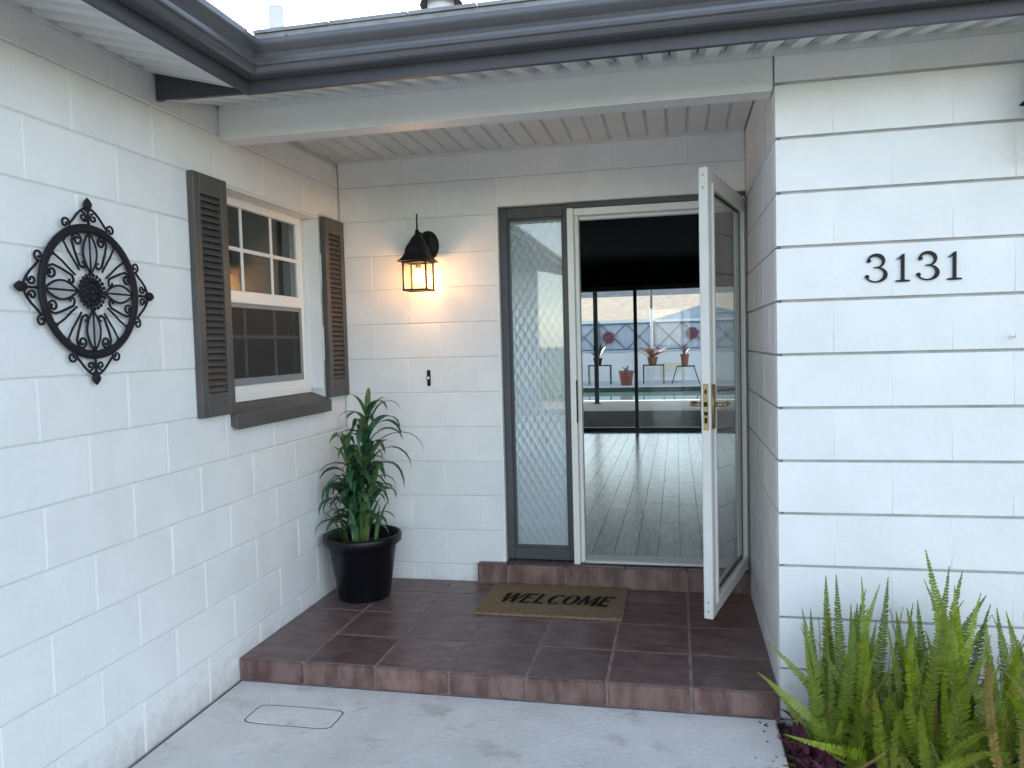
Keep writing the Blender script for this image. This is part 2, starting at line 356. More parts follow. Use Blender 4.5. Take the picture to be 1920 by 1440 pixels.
# left wall, plane x = 0, facing +x, u = y
WY0, WY1, WZ0, WZ1 = -1.225, -.262, 1.11, 2.126       # window opening
m = MB()
m.box(-.19, -.0045, -6.6, WY0, -.2, 2.5); m.box(-.19, -.0045, WY1, -.002, -.2, 2.5); m.box(-.19, -.0045, WY0, WY1, -.2, WZ0); m.box(-.19, -.0045, WY0, WY1, WZ1, 2.5)
m.box(-.02, -.001, -6.6, -4.105, -.2, 2.46)
m.add([(-8.6, -6.6, -.2), (-.191, -6.6, -.2), (-.191, -6.6, 2.55), (-4.2, -6.6, 3.5), (-8.6, -6.6, 2.55), (-8.6, -6.45, -.2), (-.191, -6.45, -.2), (-.191, -6.45, 2.55), (-4.2, -6.45, 3.5), (-8.6, -6.45, 2.55)], [(0, 1, 2, 3, 4), (9, 8, 7, 6, 5)] + [(i, 5 + i, 5 + (i + 1) % 5, (i + 1) % 5) for i in range(5)])
wall_l = part('wall', m, M['palejoint'], house, loc=(0, -2, 1))
ANG = PI / 2
block_wall(lambda u, z, out: (out, u, z), -4.1, -.004, -.11, 2.455, -2.2763, [(WY0, WY1, WZ0, WZ1)], .005, .007, wall_l, strip_d=.0008)
m = MB()   # plastered reveals of the window opening
m.box(-.125, -.0065, WY1 - .012, WY1 - .001, WZ0 + .05, WZ1 - .013); m.box(-.125, -.0065, WY0 + .001, WY0 + .012, WZ0 + .05, WZ1 - .013); m.box(-.125, -.0065, WY0 + .001, WY1 - .001, WZ1 - .012, WZ1 - .001)
part('window_reveal', m, M['trim'], wall_l)

# back wall, plane y = 0, facing -y, u = x
DX0, DX1, DZ0, DZ1 = .962, 2.324, .118, 2.165
m = MB(); m.box(-.2, DX0, .004, .2, -.15, 2.6); m.box(DX0, W + .2, .004, .2, DZ1, 2.6); m.box(DX0, W + .2, .004, .2, -.15, .10)
wall_b = part('wall', m, M['palejoint'], house, loc=(1, 0, 1))
ANG = 0
block_wall(lambda u, z, out: (u, -out, z), .001, W - .002, -.02, 2.329, .4064, [(DX0, W, -.2, 2.329)], .0045, .005, wall_b, strip_d=.0006)
block_wall(lambda u, z, out: (u, -out, z), .001, W - .002, 2.329, 2.49, .4064, [], .0045, .005, wall_b, strip_d=.0006)
_m = MB(); _m.box(-(W - DX0) / 2 + .003, (W - DX0) / 2 - .003, 0, .03, -.079, .079)
obj('block', _m.mesh('lintel_block', M['paint'], .003), wall_b, ((W + DX0) / 2, -.0002, 2.248))
part('door_reveal', bx(DX0 - .012, DX0 + .003, .0035, .2, .12, DZ1), M['trim'], wall_b)

# right wall, plane y = -D, facing -y, u = x
m = MB(); m.box(W + .02, 9, -D + .013, -D + .2, -.3, 2.47); m.box(4.41, 9, -D + .001, -D + .02, -.3, 2.44)
wall_r = part('wall', m, M['joint_shade'], house, loc=(3, -D, 1))
BEV[0] = .0010
block_wall(lambda u, z, out: (u, -D - out, z), W, 4.4, -.18, 2.44, W, [], .011, .0022, wall_r, nrm=-.022, jit=.0012, jm=M['paint'], strip_d=.0004)
BEV[0] = .003
# return wall, plane x = W, facing -x, u = y
m = MB(); m.box(W + .012, W + .2, -D + .035, .2, -.3, 2.6)
wall_s = part('wall', m, M['joint_shade'], house, loc=(W, -.6, 1))
ANG = -PI / 2
block_wall(lambda u, z, out: (W - out, u, z), -D + .031, -.001, -.05, 2.49, -D + .031, [], .007, .006, wall_s, strip_d=.0006)

# ------------------------------------------------------------------ beam, porch ceiling, soffits
def slab(pts, t=.028):
    m = MB(); n = len(pts); m.add([(x, y, z) for x, y, z in pts] + [(x, y, z - t) for x, y, z in pts], [tuple(range(n)), tuple(range(2 * n - 1, n - 1, -1))] + [(i, n + i, n + (i + 1) % n, (i + 1) % n) for i in range(n)]); return m
part('beam', bx(.001, W - .004, -1.2215, -1.105, 2.308, 2.448), M['trim'], house, loc=(1.1, -1.2, 2.3), bevel=.006, seg=2)
_pc = {}
def panel_mesh(L, wd=.1016, dp=.011, pale=False):
    k = (round(L, 3), dp, pale)
    if k not in _pc:
        h = wd / 2; q = .004 + dp * .6; pr = [(-h + .0003, dp), (-h + .0035, dp), (-h + q, 0), (h - q, 0), (h - .0035, dp), (h - .0003, dp), (h - .0003, dp + .005), (-h + .0003, dp + .005)]
        if dp > .015: pr = [(-h + .0035, dp), (-h + .0035, dp - .006), (-h + .018, dp - .006), (-h + .026, 0), (h - .026, 0), (h - .018, dp - .006), (h - .0035, dp - .006), (h - .0035, dp)]
        m = MB(); n = len(pr)
        m.add([(x, 0, z) for x, z in pr] + [(x, L, z) for x, z in pr], [(i, (i + 1) % n, n + (i + 1) % n, n + i) for i in range(n)] + [tuple(range(n - 1, -1, -1)), tuple(range(n, 2 * n))])
        if dp > .015: m.mi[1] = m.mi[5] = m.mi[2] = 1  # recessed flats and one slope carry the painted groove shade
        _pc[k] = m.mesh('panel', [M['vinyl'], M['groove_shade_pale'] if pale else M['groove_shade']])
    return _pc[k]
def panel(parent, loc, X, Y, L, dp=.011):
    X = Vector(X).normalized(); Y = Vector(Y).normalized(); Z = X.cross(Y)
    o = obj('panel', panel_mesh(L, dp=dp, pale=(dp == .020)), parent, loc)
    o.rotation_euler = Matrix(((X.x, Y.x, Z.x), (X.y, Y.y, Z.y), (X.z, Y.z, Z.z))).to_euler()
ZS, ZW = 2.352, 2.452        # soffit at the fascia and at the wall
XO, YO = .39, -1.63          # fascia lines of the two eaves
# porch ceiling
pc = part('porch_ceiling', bx(.001, W - .002, -1.10, -.001, 2.506, 2.53), M['gap'], house, loc=(1.1, -.5, 2.5))
for i in range(23):
    panel(pc, (.0508 + i * .1016 - .012 + .003, -1.11, 2.486), (1, 0, 0), (0, 1, 0), 1.098)
m = MB(); m.box(.0015, .014, -1.104, -.014, 2.476, 2.502); m.box(.0015, W - .006, -.013, -.0015, 2.474, 2.502)
part('ceiling_trim', m, M['vinyl'], pc)
# front soffit
sf = part('soffit', slab([(.002, YO + .002, ZS + .030), (9, YO + .002, ZS + .030), (9, -D - .002, ZW + .030), (.002, -D - .002, ZW + .030)], .008), M['gap'], house, loc=(1, -1.4, 2.47))
L = math.hypot(-D - YO, ZW - ZS) - .004
for i in range(62):
    x = .0508 + i * .1016 + .012
    if x > 6.2: break
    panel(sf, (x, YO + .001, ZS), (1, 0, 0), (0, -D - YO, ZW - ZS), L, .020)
m = MB(); m.box(.02, 9, -D - .012, -D - .0035, ZW - .022, ZW + .02)
part('soffit_trim', m, M['vinyl'], sf)
# left soffit
sl_ = part('soffit', slab([(.004, -6.8, ZW + .032), (XO - .002, -6.8, ZS + .032), (XO - .002, YO - .004, ZS + .032), (.004, YO - .004, ZW + .032)], .008), M['gap'], house, loc=(.2, -3, 2.47))
L = math.hypot(XO, ZW - ZS) - .004
for i in range(50):
    y = YO - .055 - i * .1016
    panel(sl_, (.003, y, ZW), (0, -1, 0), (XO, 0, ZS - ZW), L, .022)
m = MB(); m.box(.0035, .012, -6.8, YO - .03, ZW - .012, ZW + .012)
part('soffit_trim', m, M['vinyl'], sl_)
# dark closing piece between the two soffits
m = MB(); m.add([(.004, YO - .006, ZW + .012), (.004, YO - .006, ZS + .003), (XO + .004, YO - .006, ZS - .004), (XO + .004, YO - .006, ZS + .004),
                 (.004, YO + .012, ZW + .012), (.004, YO + .012, ZS + .003), (XO + .004, YO + .012, ZS - .004), (XO + .004, YO + .012, ZS + .004)],
                [(0, 1, 2, 3), (7, 6, 5, 4), (0, 4, 5, 1), (1, 5, 6, 2), (2, 6, 7, 3), (3, 7, 4, 0)])
part('eave_closure', m, M['fascia'], house)

# fascia, gutter, drip edge swept round the inside corner of the two eaves
def eave(prof):
    m = MB(); n = len(prof); vs = []
    for o_, z in prof: vs.append((XO + o_, -6.9, z))
    for o_, z in prof: vs.append((XO + o_, YO - o_, z))
    for o_, z in prof: vs.append((9, YO - o_, z))
    fs = [(s * n + i, s * n + (i + 1) % n, (s + 1) * n + (i + 1) % n, (s + 1) * n + i) for s in (0, 1) for i in range(n)]
    fs += [tuple(range(n)), tuple(range(3 * n - 1, 2 * n - 1, -1))]
    m.add(vs, fs); return m
part('fascia', eave([(0, ZS - .012), (.02, ZS - .012), (.02, 2.508), (0, 2.508)]), M['fascia'], house, loc=(XO, YO, 2.4))
bead = [(.094 + .0075 * math.cos(a), 2.4135 + .0075 * math.sin(a)) for a in [math.radians(x) for x in range(-110, 121, 25)]]
part('gutter', eave([(.022, 2.384), (.072, 2.384), (.082, 2.389), (.088, 2.398)] + bead +
     [(.087, 2.424), (.0875, 2.436), (.094, 2.449), (.108, 2.459), (.119, 2.468), (.122, 2.474), (.122, 2.490), (.112, 2.492), (.112, 2.472), (.08, 2.43), (.075, 2.394), (.027, 2.394), (.027, 2.500), (.022, 2.500)]),
     M['bronze'], house, loc=(.5, -1.75, 2.4))
m = MB()
for x in (.62, 3.35): m.box(x - .004, x + .004, YO - .1235, YO - .084, 2.488, 2.494)
for (x, y) in ((.62, 0),): m.box(x - .006, x + .006, YO - .1035, YO - .09, 2.406, 2.421)
part('gutter_seam', m, M['bronze'], house, loc=(.62, -1.75, 2.45))
# roof: two shingled slopes
m = slab([(-8, -1.672, 2.541), (9.5, -1.672, 2.541), (9.5, 4.6, 3.91), (-8, 4.6, 3.91)])
m2 = slab([(-8, 8.0, 2.9), (-8, 4.6, 3.905), (9.5, 4.6, 3.905), (9.5, 8.0, 2.9)]); m.add(m2.v, m2.f)
m2 = slab([(.432, -7, 2.541), (.432, 1.5, 2.541), (-4.2, 3, 3.56), (-4.2, -7, 3.56)]); m.add(m2.v, m2.f)
m2 = slab([(-8.8, -7, 2.55), (-4.2, -7, 3.559), (-4.2, 3, 3.559), (-8.8, 3, 2.55)]); m.add(m2.v, m2.f)
roof = part('roof', m, M['shingle'], house, loc=(0, -1, 2.6))
m = eave([(.018, 2.512), (.036, 2.516), (.038, 2.538), (.018, 2.538)]); part('drip_edge', m, M['pipe'], roof)
m = MB()   # uneven butts of the first shingle course
x = .45
while x < 8.8:
    wd = rnd.choice([.25, .3, .33]); m.box(x, x + wd - .006, YO - .046 - rnd.uniform(0, .006), YO + .12, 2.5425, 2.553 + rnd.uniform(0, .006)); x += wd
y = -1.69
while y > -6.7:
    m.box(XO - .1, XO + .046, y - .295, y, 2.5425, 2.553 + rnd.uniform(0, .006)); y -= .3
sh = part('shingle', m, M['shingle'], roof); sh['kind'] = 'stuff'
def roof_z(y): return 2.541 + (y + 1.672) * .2183
m = MB(); y = -.8; m.lathe([(0, .40), (.034, .40), (.036, .41), (.037, .395), (.037, -.06), (.06, -.09)], 16, (.075, y, roof_z(y) - .10)); m.lathe([(.028, .398), (.028, .2)], 16, (.075, y, roof_z(y) - .10))
part('vent_pipe', m, M['pipe'], roof, smooth=True)
m = MB(); y = -.55; z = roof_z(y); c = (.835, y, z)
m.lathe([(.13, -.06), (.075, -.01), (.068, .05), (.068, .36)], 20, c); m.lathe([(0, .44), (.06, .44), (.075, .405), (.075, .385), (.06, .36)], 20, c)
rv = part('roof_vent', m, M['pipe'], roof, loc=c, smooth=True)
m = MB(); m.lathe([(.068, .302), (.105, .280), (.108, .288), (.066, .316)], 20, c); part('storm_collar', m, M['black'], rv, smooth=True)

# ------------------------------------------------------------------ window with shutters
XF = -.098
m = MB(); fw = .045
m.box(XF - .03, XF, WY0 + .012, WY0 + .012 + fw, WZ0 + .05, WZ1 - .012); m.box(XF - .03, XF, WY1 - .012 - fw, WY1 - .012, WZ0 + .05, WZ1 - .012)
m.box(XF - .03, XF - .0005, WY0 + .012 + fw, WY1 - .012 - fw, WZ1 - .012 - .04, WZ1 - .012); m.box(XF - .03, XF + .012, WY0 + .012 + fw, WY1 - .012 - fw, WZ0 + .05, WZ0 + .105)
m.box(XF - .03, XF + .02, WY0 + .013, WY1 - .013, WZ0 + .03, WZ0 + .07)
win = part('window', m, M['vinylwin'], house, loc=(XF, -.74, 1.6), bevel=.003)
y0, y1 = WY0 + .057, WY1 - .057; zm0, zm1 = 1.612, 1.672
part('meeting_rail', bx(XF - .028, XF + .006, y0 + .0005, y1 - .0005, zm0, zm1), M['vinylwin'], win, bevel=.004)
part('sash_stile', bx(XF - .027, XF - .012, y0, y0 + .016, zm1, WZ1 - .052), M['vinylwin'], win); part('sash_stile', bx(XF - .027, XF - .012, y1 - .016, y1, zm1, WZ1 - .052), M['vinylwin'], win)
m = MB(); m.box(XF - .022, XF - .004, y0, y0 + .026, WZ0 + .105, zm0); m.box(XF - .022, XF - .004, y1 - .026, y1, WZ0 + .105, zm0); m.box(XF - .022, XF - .004, y0 + .026, y1 - .026, WZ0 + .105, WZ0 + .14)
m.box(XF - .022, XF - .004, y0 + .026, y1 - .026, zm0 - .02, zm0 - .0005)
part('screen_frame', m, pm('grey_screen_frame', (.22, .24, .26), rough=.5), win)
part('pane', bx(XF - .0235, XF - .0195, y0 + .016, y1 - .016, zm1, WZ1 - .052), M['pane'], win)
part('pane', bx(XF - .0205, XF - .0165, y0 + .026, y1 - .026, WZ0 + .14, zm0 - .02), M['pane'], win)
part('insect_screen', bx(XF - .0072, XF - .0068, y0 + .026, y1 - .026, WZ0 + .14, zm0 - .02), M['screen'], win)
for f in (1 / 3, 2 / 3):
    yy = y0 + (y1 - y0) * f
    part('muntin', bx(XF - .0193, XF - .0135, yy - .009, yy + .009, zm1, WZ1 - .052), M['vinylwin'], win)
    part('muntin', bx(XF - .0163, XF - .0125, yy - .009, yy + .009, WZ0 + .14, zm0 - .02), M['vinylwin'], win)
zz = (zm1 + WZ1 - .052) / 2
part('muntin', bx(XF - .0194, XF - .0130, y0 + .016, y1 - .016, zz - .009, zz + .009), M['vinylwin'], win)
zz = (zm0 + WZ0 + .12) / 2 + .03
part('muntin', bx(XF - .0164, XF - .0120, y0 + .026, y1 - .026, zz - .009, zz + .009), M['vinylwin'], win)
# the dim room seen through it
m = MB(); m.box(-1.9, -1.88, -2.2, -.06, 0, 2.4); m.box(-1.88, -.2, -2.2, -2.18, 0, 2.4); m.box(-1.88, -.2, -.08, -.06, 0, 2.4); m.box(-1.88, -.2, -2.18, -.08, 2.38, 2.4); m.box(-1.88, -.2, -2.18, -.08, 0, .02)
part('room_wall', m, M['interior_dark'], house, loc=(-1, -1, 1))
# sloping sill
m = MB(); a0, a1 = WY0 + .001, WY1 - .001
m.add([(-.12, a0, 1.105), (.034, a0, 1.03), (.034, a0, 1.098), (-.12, a0, 1.152), (-.12, a1, 1.105), (.034, a1, 1.03), (.034, a1, 1.098), (-.12, a1, 1.152)],
      [(0, 1, 2, 3), (7, 6, 5, 4), (0, 4, 5, 1), (1, 5, 6, 2), (2, 6, 7, 3), (3, 7, 4, 0)])
part('window_sill', m, M['shutter'], win, bevel=.002)
def shutter(y0, y1):
    z0, z1 = 1.106, 2.126; c = ((y0 + y1) / 2, (z0 + z1) / 2); st = .046
    m = MB(); m.box(.002, .032, y0, y0 + st, z0, z1); m.box(.002, .032, y1 - st, y1, z0, z1); m.box(.002, .0315, y0 + st, y1 - st, z0, z0 + .10); m.box(.002, .0315, y0 + st, y1 - st, z1 - .085, z1)
    m.box(.002, .006, y0 + st, y1 - st, z0 + .1, z1 - .085)
    s = part('shutter', m, M['shutter'], house, loc=(0, c[0], c[1]), bevel=.0025)
    n = 30; p = (z1 - .085 - z0 - .10) / n
    mm = MB(); w_ = (y1 - y0 - 2 * st) / 2 - .0005
    mm.add([(.004, -w_, p * .52), (.026, -w_, -p * .42), (.029, -w_, -p * .30), (.009, -w_, p * .62), (.004, w_, p * .52), (.026, w_, -p * .42), (.029, w_, -p * .30), (.009, w_, p * .62)],
           [(0, 1, 2, 3), (7, 6, 5, 4), (0, 4, 5, 1), (1, 5, 6, 2), (2, 6, 7, 3), (3, 7, 4, 0)])
    me = mm.mesh('slat', M['shutter'])
    for i in range(n):
        obj('slat', me, s, (0, c[0], z0 + .10 + (i + .5) * p))
    return s
shutter(-1.467, -1.226); shutter(-.262, -.012)

# ------------------------------------------------------------------ sidelight, door frame, storm door
YF = .075
m = MB(); x0, x1 = DX0 + .004, 1.362
m.box(x0, x0 + .045, YF - .03, YF + .06, .125, 2.16); m.box(x1 - .028, x1, YF - .03, YF + .06, .125, 2.16)
m.box(x0 + .045, x1 - .028, YF - .029, YF + .06, 2.098, 2.16); m.box(x0 + .045, x1 - .028, YF - .029, YF + .06, .125, .192)
sdl = part('sidelight', m, M['frame_dark'], house, loc=(1.16, YF, .12), bevel=.003)
m = MB(); p0, p1 = x0 + .045, x1 - .028
for (a, b, c_, d) in ((p0, p0 + .012, .192, 2.098), (p1 - .012, p1, .192, 2.098)): m.box(a, b, YF - .012, YF + .02, c_, d)
m.box(p0 + .012, p1 - .012, YF - .012, YF + .02, 2.086, 2.098); m.box(p0 + .012, p1 - .012, YF - .012, YF + .02, .192, .204)
part('glazing_bead', m, M['frame_dark'], sdl)
# obscure pane: rolled relief of staggered drops, real geometry
gx0, gx1, gz0, gz1 = p0 + .012, p1 - .012, .204, 2.086
NX, NZ = 70, 440; vs = []; fs = []; cw, chh = .046, .082
for j in range(NZ + 1):
    z = gz0 + (gz1 - gz0) * j / NZ
    for i in range(NX + 1):
        x = gx0 + (gx1 - gx0) * i / NX
        h = 0
        for kx, kz in ((0, 0), (.5, .5)):
            u = (x / cw + kx) % 1 - .5; v = (z / chh + kz) % 1 - .5
            d = (u * 2) ** 2 + (v * 2.1) ** 2
            if d < 1: h = max(h, (1 - d) ** 1.1)
        u = abs((x / cw * 2) % 1 - .5) * 2
        h += .25 * math.exp(-(((z / chh * 2) % 1 - .5) * 6) ** 2) * (.5 + .5 * math.cos(x / cw * 4 * PI))
        vs.append((x, YF + .006 + .0048 * h, z))
for j in range(NZ):
    for i in range(NX):
        a = j * (NX + 1) + i; fs.append((a, a + 1, a + NX + 2, a + NX + 1))
k = len(vs); m = MB(); m.add(vs, [f[::-1] for f in fs])
part('pane', m, M['obscure'], sdl, smooth=True); part('pane', bx(gx0, gx1, YF - .002, YF + .002, gz0, gz1), M['pane_front'], sdl)

# storm door frame (white) with dark header
m = MB(); m.box(1.366, 1.402, -.018, .06, .122, 2.128); m.box(1.4025, 1.425, .02, .09, .122, 2.12)
m.box(2.268, 2.282, -.004, .05, .122, 2.128); m.box(2.298, 2.318, -.012, .05, .122, 2.135)
m.box(1.4025, 2.267, .0, .05, 2.088, 2.128); m.box(1.4255, 2.2675, .05, .09, 2.07, 2.100)
df = part('door_frame', m, M['white_metal'], house, loc=(1.85, 0, .12), bevel=.003)
m = MB(); m.box(1.363, 2.322, .012, .11, 2.134, 2.163); m.box(2.2835, 2.297, .004, .06, .122, 2.13)
part('header', m, M['frame_dark'], df)
part('threshold', bx(1.4265, 2.266, .004, .12, .122, .146), pm('aluminium_threshold', (.62, .62, .62), rough=.35, metal=.7), df, bevel=.005)
part('strike_plate', bx(1.398, 1.4035, -.019, .012, .93, 1.17), M['black'], df)

# storm door swung open: local x runs from the hinge to the free edge
HX, HY = 2.300, .012; FX, FY = 2.075, -.83
DL = math.hypot(FX - HX, FY - HY); DA = math.atan2(FY - HY, FX - HX); DH0, DH1 = .132, 2.128
T = .021
m = MB()
m.box(0, .06, -T, T, DH0, DH1); m.box(DL - .075, DL, -T, T, DH0, DH1); m.box(.06, DL - .075, -T + .001, T - .001, DH0, DH0 + .065); m.box(.06, DL - .075, -T + .001, T - .001, DH1 - .07, DH1)
me = m.mesh('storm_door', M['white_metal'], .004)
sdoor = obj('storm_door', me, house, (HX, HY, 0), (0, 0, DA))
def dpart(name, mb, mat, bevel=0., smooth=False): return obj(name, mb.mesh(name, mat, bevel, smooth), sdoor, (HX, HY, 0))
dpart('pane', bx(.061, DL - .076, -.003, .003, DH0 + .066, DH1 - .071), M['pane'])
m = MB()
for s in (-1, 1):
    a, b = (T - .001, T + .008) if s > 0 else (-T - .008, -T + .001)
    m.box(.052, .075, a, b, DH0 + .055, DH1 - .06); m.box(DL - .09, DL - .066, a, b, DH0 + .055, DH1 - .06); m.box(.0755, DL - .0905, a, b, DH0 + .055, DH0 + .08); m.box(.0755, DL - .0905, a, b, DH1 - .085, DH1 - .06)
dpart('glass_retainer', m, M['white_metal'], .002)
m = MB()
for sgn in (-1, 1):
    a, b = sorted((sgn * .0035, sgn * .007))
    m.box(.0752, .0795, a, b, DH0 + .081, DH1 - .086); m.box(DL - .0945, DL - .0902, a, b, DH0 + .081, DH1 - .086); m.box(.0796, DL - .0946, a, b, DH0 + .0802, DH0 + .085); m.box(.0796, DL - .0946, a, b, DH1 - .09, DH1 - .0852)
dpart('gasket', m, M['gap'])
lp = dpart('lock_plate', bx(DL - .002, DL + .002, -.012, .012, .98, 1.185), M['brass'], .001)
m = MB(); m.box(DL + .001, DL + .0026, -.006, .006, 1.01, 1.035); m.box(DL + .001, DL + .012, -.007, .007, 1.085, 1.105); m.box(DL + .001, DL + .0026, -.005, .005, 1.14, 1.16); m.box(DL + .001, DL + .0026, -.008, .008, 1.045, 1.062)
obj('latch', m.mesh('latch', M['black']), lp, (HX, HY, 0))
for s in (-1, 1):
    m = MB(); y = s * (T + .004)
    m.box(DL - .062, DL - .022, min(y - .004, y + .004), max(y - .004, y + .004), .985, 1.18)
    m.tube([(DL - .042, s * T, 1.09), (DL - .042, s * (T + .05), 1.09)], .008, 8)
    m.tube([(DL - .042, s * (T + .05), 1.09), (DL - .06, s * (T + .056), 1.092), (DL - .10, s * (T + .054), 1.092), (DL - .145, s * (T + .05), 1.086)], [.008, .0095, .0085, .006], 8)
    dpart('handle', m, M['brass'], 0, True)
for z in (DH0 + .035, DH0 + .075, DH1 - .035, DH1 - .09):
    m = MB(); m.tube([(DL - .001, 0, z), (DL + .002, 0, z)], .0045, 10)
    dpart('screw', m, M['steel'])
for z in (.35, 1.12, 1.95):
    m = MB(); m.tube([(-.006, .0, z - .045), (-.006, .0, z + .045)], .008, 8); dpart('hinge', m, M['steel'], 0, True)

# ------------------------------------------------------------------ tiled porch and step
m = MB(); m.box(.002, W - .002, FLY + .006, -.003, -.2, -.0022); m.box(.812, W - .002, -.052, .2, -.02, .108)
porch = part('porch_floor', m, M['grout'], None, loc=(1.1, -.6, 0)); porch['kind'] = 'structure'
TX = [.004, .3173, .6518, .9863, 1.3208, 1.6553, 1.9898, W - .001]; TY = [FLY, -.9116, -.5772, -.2428, -.003]
_tc = {}
def slab_tile(x0, x1, y0, y1, z0, z1, mat, name='tile', gap=.010, bev=.003, axis='z'):
    dx, dy, dz = x1 - x0, y1 - y0, z1 - z0
    if axis == 'z': dx -= gap; dy -= gap
    else: dx -= gap
    k = (round(dx, 3), round(dy, 3), round(dz, 3), mat)
    if k not in _tc:
        q = MB(); q.box(-dx / 2, dx / 2, -dy / 2, dy / 2, -dz / 2, dz / 2); _tc[k] = q.mesh('tile', M[mat], bev, seg=2)
    o = obj('tile', _tc[k], porch, ((x0 + x1) / 2, (y0 + y1) / 2, (z0 + z1) / 2 + rnd.uniform(-.0006, .0006)))
    o.rotation_euler = (rnd.uniform(-.0016, .0016), rnd.uniform(-.0016, .0016), 0)
    return o
for i in range(7):
    for j in range(4):
        slab_tile(TX[i], TX[i + 1], TY[j] + (.012 if j == 0 else 0), TY[j + 1], -.012, 0, 'tile')
    slab_tile(TX[i], TX[i + 1], FLY - .003, FLY + .013, -.097, -.001, 'riser', bev=.005, axis='y')
SX = [.81, .9863, 1.3208, 1.6553, 1.9898, W - .001]; YS = -.0586
for a, b in zip(SX, SX[1:]):
    slab_tile(a, b, YS + .012, .02, .107, .119, 'tile')
    slab_tile(a, b, YS - .002, YS + .012, .003, .118, 'riser', bev=.005, axis='y')
m = MB(); m.box(.8065, .8125, YS + .003, -.003, .004, .117); o = part('tile', m, M['riser'], porch, loc=(.81, -.03, .06), bevel=.001)
# plumbing cover set in the walkway
uc = MB(); n = 40; top = []; 
for k in range(n):
    a = 2 * PI * k / n; cx, cy = math.cos(a), math.sin(a); e = .28
    top.append((.418 + .185 * math.copysign(abs(cx) ** e, cx), -1.527 + .074 * math.copysign(abs(cy) ** e, cy)))
def ring_pts(s, z): return [(.418 + (x - .418) * (1 - s / .185), -1.527 + (y + 1.527) * (1 - s / .074), z) for x, y in top]
vs = ring_pts(0, GZ + .0012) + ring_pts(.004, GZ + .0022) + ring_pts(0, GZ - .01); 
uc.add(vs, [(k, (k + 1) % n, n + (k + 1) % n, n + k) for k in range(n)] + [(2 * n + k, 2 * n + (k + 1) % n, (k + 1) % n, k) for k in range(n)] + [tuple(n + k for k in range(n))])
ucv = tag(part('utility_cover', uc, M['concrete'], None, loc=(.418, -1.527, GZ)), 'flush rounded rectangular concrete cover in the walkway before the tiled step', 'cover')
m = MB(); o_ = [(.418 + (x - .418) * 1.034, -1.527 + (y + 1.527) * 1.085, GZ + .0006) for x, y in top]; i_ = ring_pts(-.0008, GZ + .0006)
m.add(o_ + i_, [(k, (k + 1) % n, n + (k + 1) % n, n + k) for k in range(n)])
part('cover_joint', m, pm('dirty_cover_joint', (.06, .06, .065), (.16, .16, .165), rough=1., scale=14), ucv)
m = MB(); x = .0
pts = [(.006, y, GZ - .002) for y in (-1.25, -2, -3, -4, -6)]
m.box(.001, .0135, -7.5, FLY - .006, GZ - .05, GZ - .012)
o = part('expansion_joint', m, M['gap'], None, loc=(.007, -2, GZ - .01)); o['kind'] = 'structure'

# ------------------------------------------------------------------ interior: floor, walls, sliding door
IZ = .13
fl = part('floor', bx(-1.5, 3.3, .2, 6.53, -.1, IZ - .006), M['gap'], None, loc=(1, 3, .12)); fl['kind'] = 'structure'
pw = .128; me_p = {}
x = -1.5; 
while x < 3.2:
    y = .125 - rnd.uniform(0, .9)
    while y < 6.52:
        L_ = .92; a, b = max(y, .125), min(y + L_, 6.525)
        if b - a > .06:
            k = round(b - a, 2)
            if k not in me_p:
                q = MB(); q.box(-pw / 2 + .001, pw / 2 - .001, -(b - a) / 2 + .001, (b - a) / 2 - .001, -.006, 0); me_p[k] = q.mesh('plank', M['plank'], .0008)
            obj('plank', me_p[k], fl, (x + pw / 2, (a + b) / 2, IZ))
        y += L_
    x += pw
m = MB(); m.box(-1.6, -1.5, .2, 6.5, IZ, 2.5); m.box(3.3, 3.4, .2, 6.5, IZ, 2.5); m.box(-1.6, DX0, .201, .22, IZ, 2.45); m.box(W, 3.4, .201, .22, IZ, 2.45)
m.box(-1.6, -.9, 6.5, 6.62, IZ, 2.5); m.box(2.9, 3.4, 6.5, 6.62, IZ, 2.5)
part('interior_wall', m, M['inwall'], house, loc=(1, 3, 1))
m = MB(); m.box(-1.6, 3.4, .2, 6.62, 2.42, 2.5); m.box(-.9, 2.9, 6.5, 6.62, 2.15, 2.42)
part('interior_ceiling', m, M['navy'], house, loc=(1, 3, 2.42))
m = MB(); m.box(-.9, 2.9, 6.5, 6.58, 2.09, 2.15); m.box(-.9, 2.9, 6.5, 6.58, IZ, IZ + .05)
for x in (-.86, 2.86): m.box(x - .04, x + .04, 6.5, 6.58, IZ + .05, 2.09)
m.box(1.376, 1.424, 6.50, 6.54, IZ + .05, 2.09); m.box(.0, .05, 6.545, 6.575, IZ + .05, 2.09)
sdr = part('sliding_door', m, M['frame_dark'], house, loc=(1, 6.54, IZ))
for a, b, y in ((-.8, .0, 6.56), (.05, 1.376, 6.56), (1.424, 2.82, 6.52)):
    part('pane', bx(a, b, y - .003, y + .003, IZ + .05, 2.09), M['pane'], sdr)
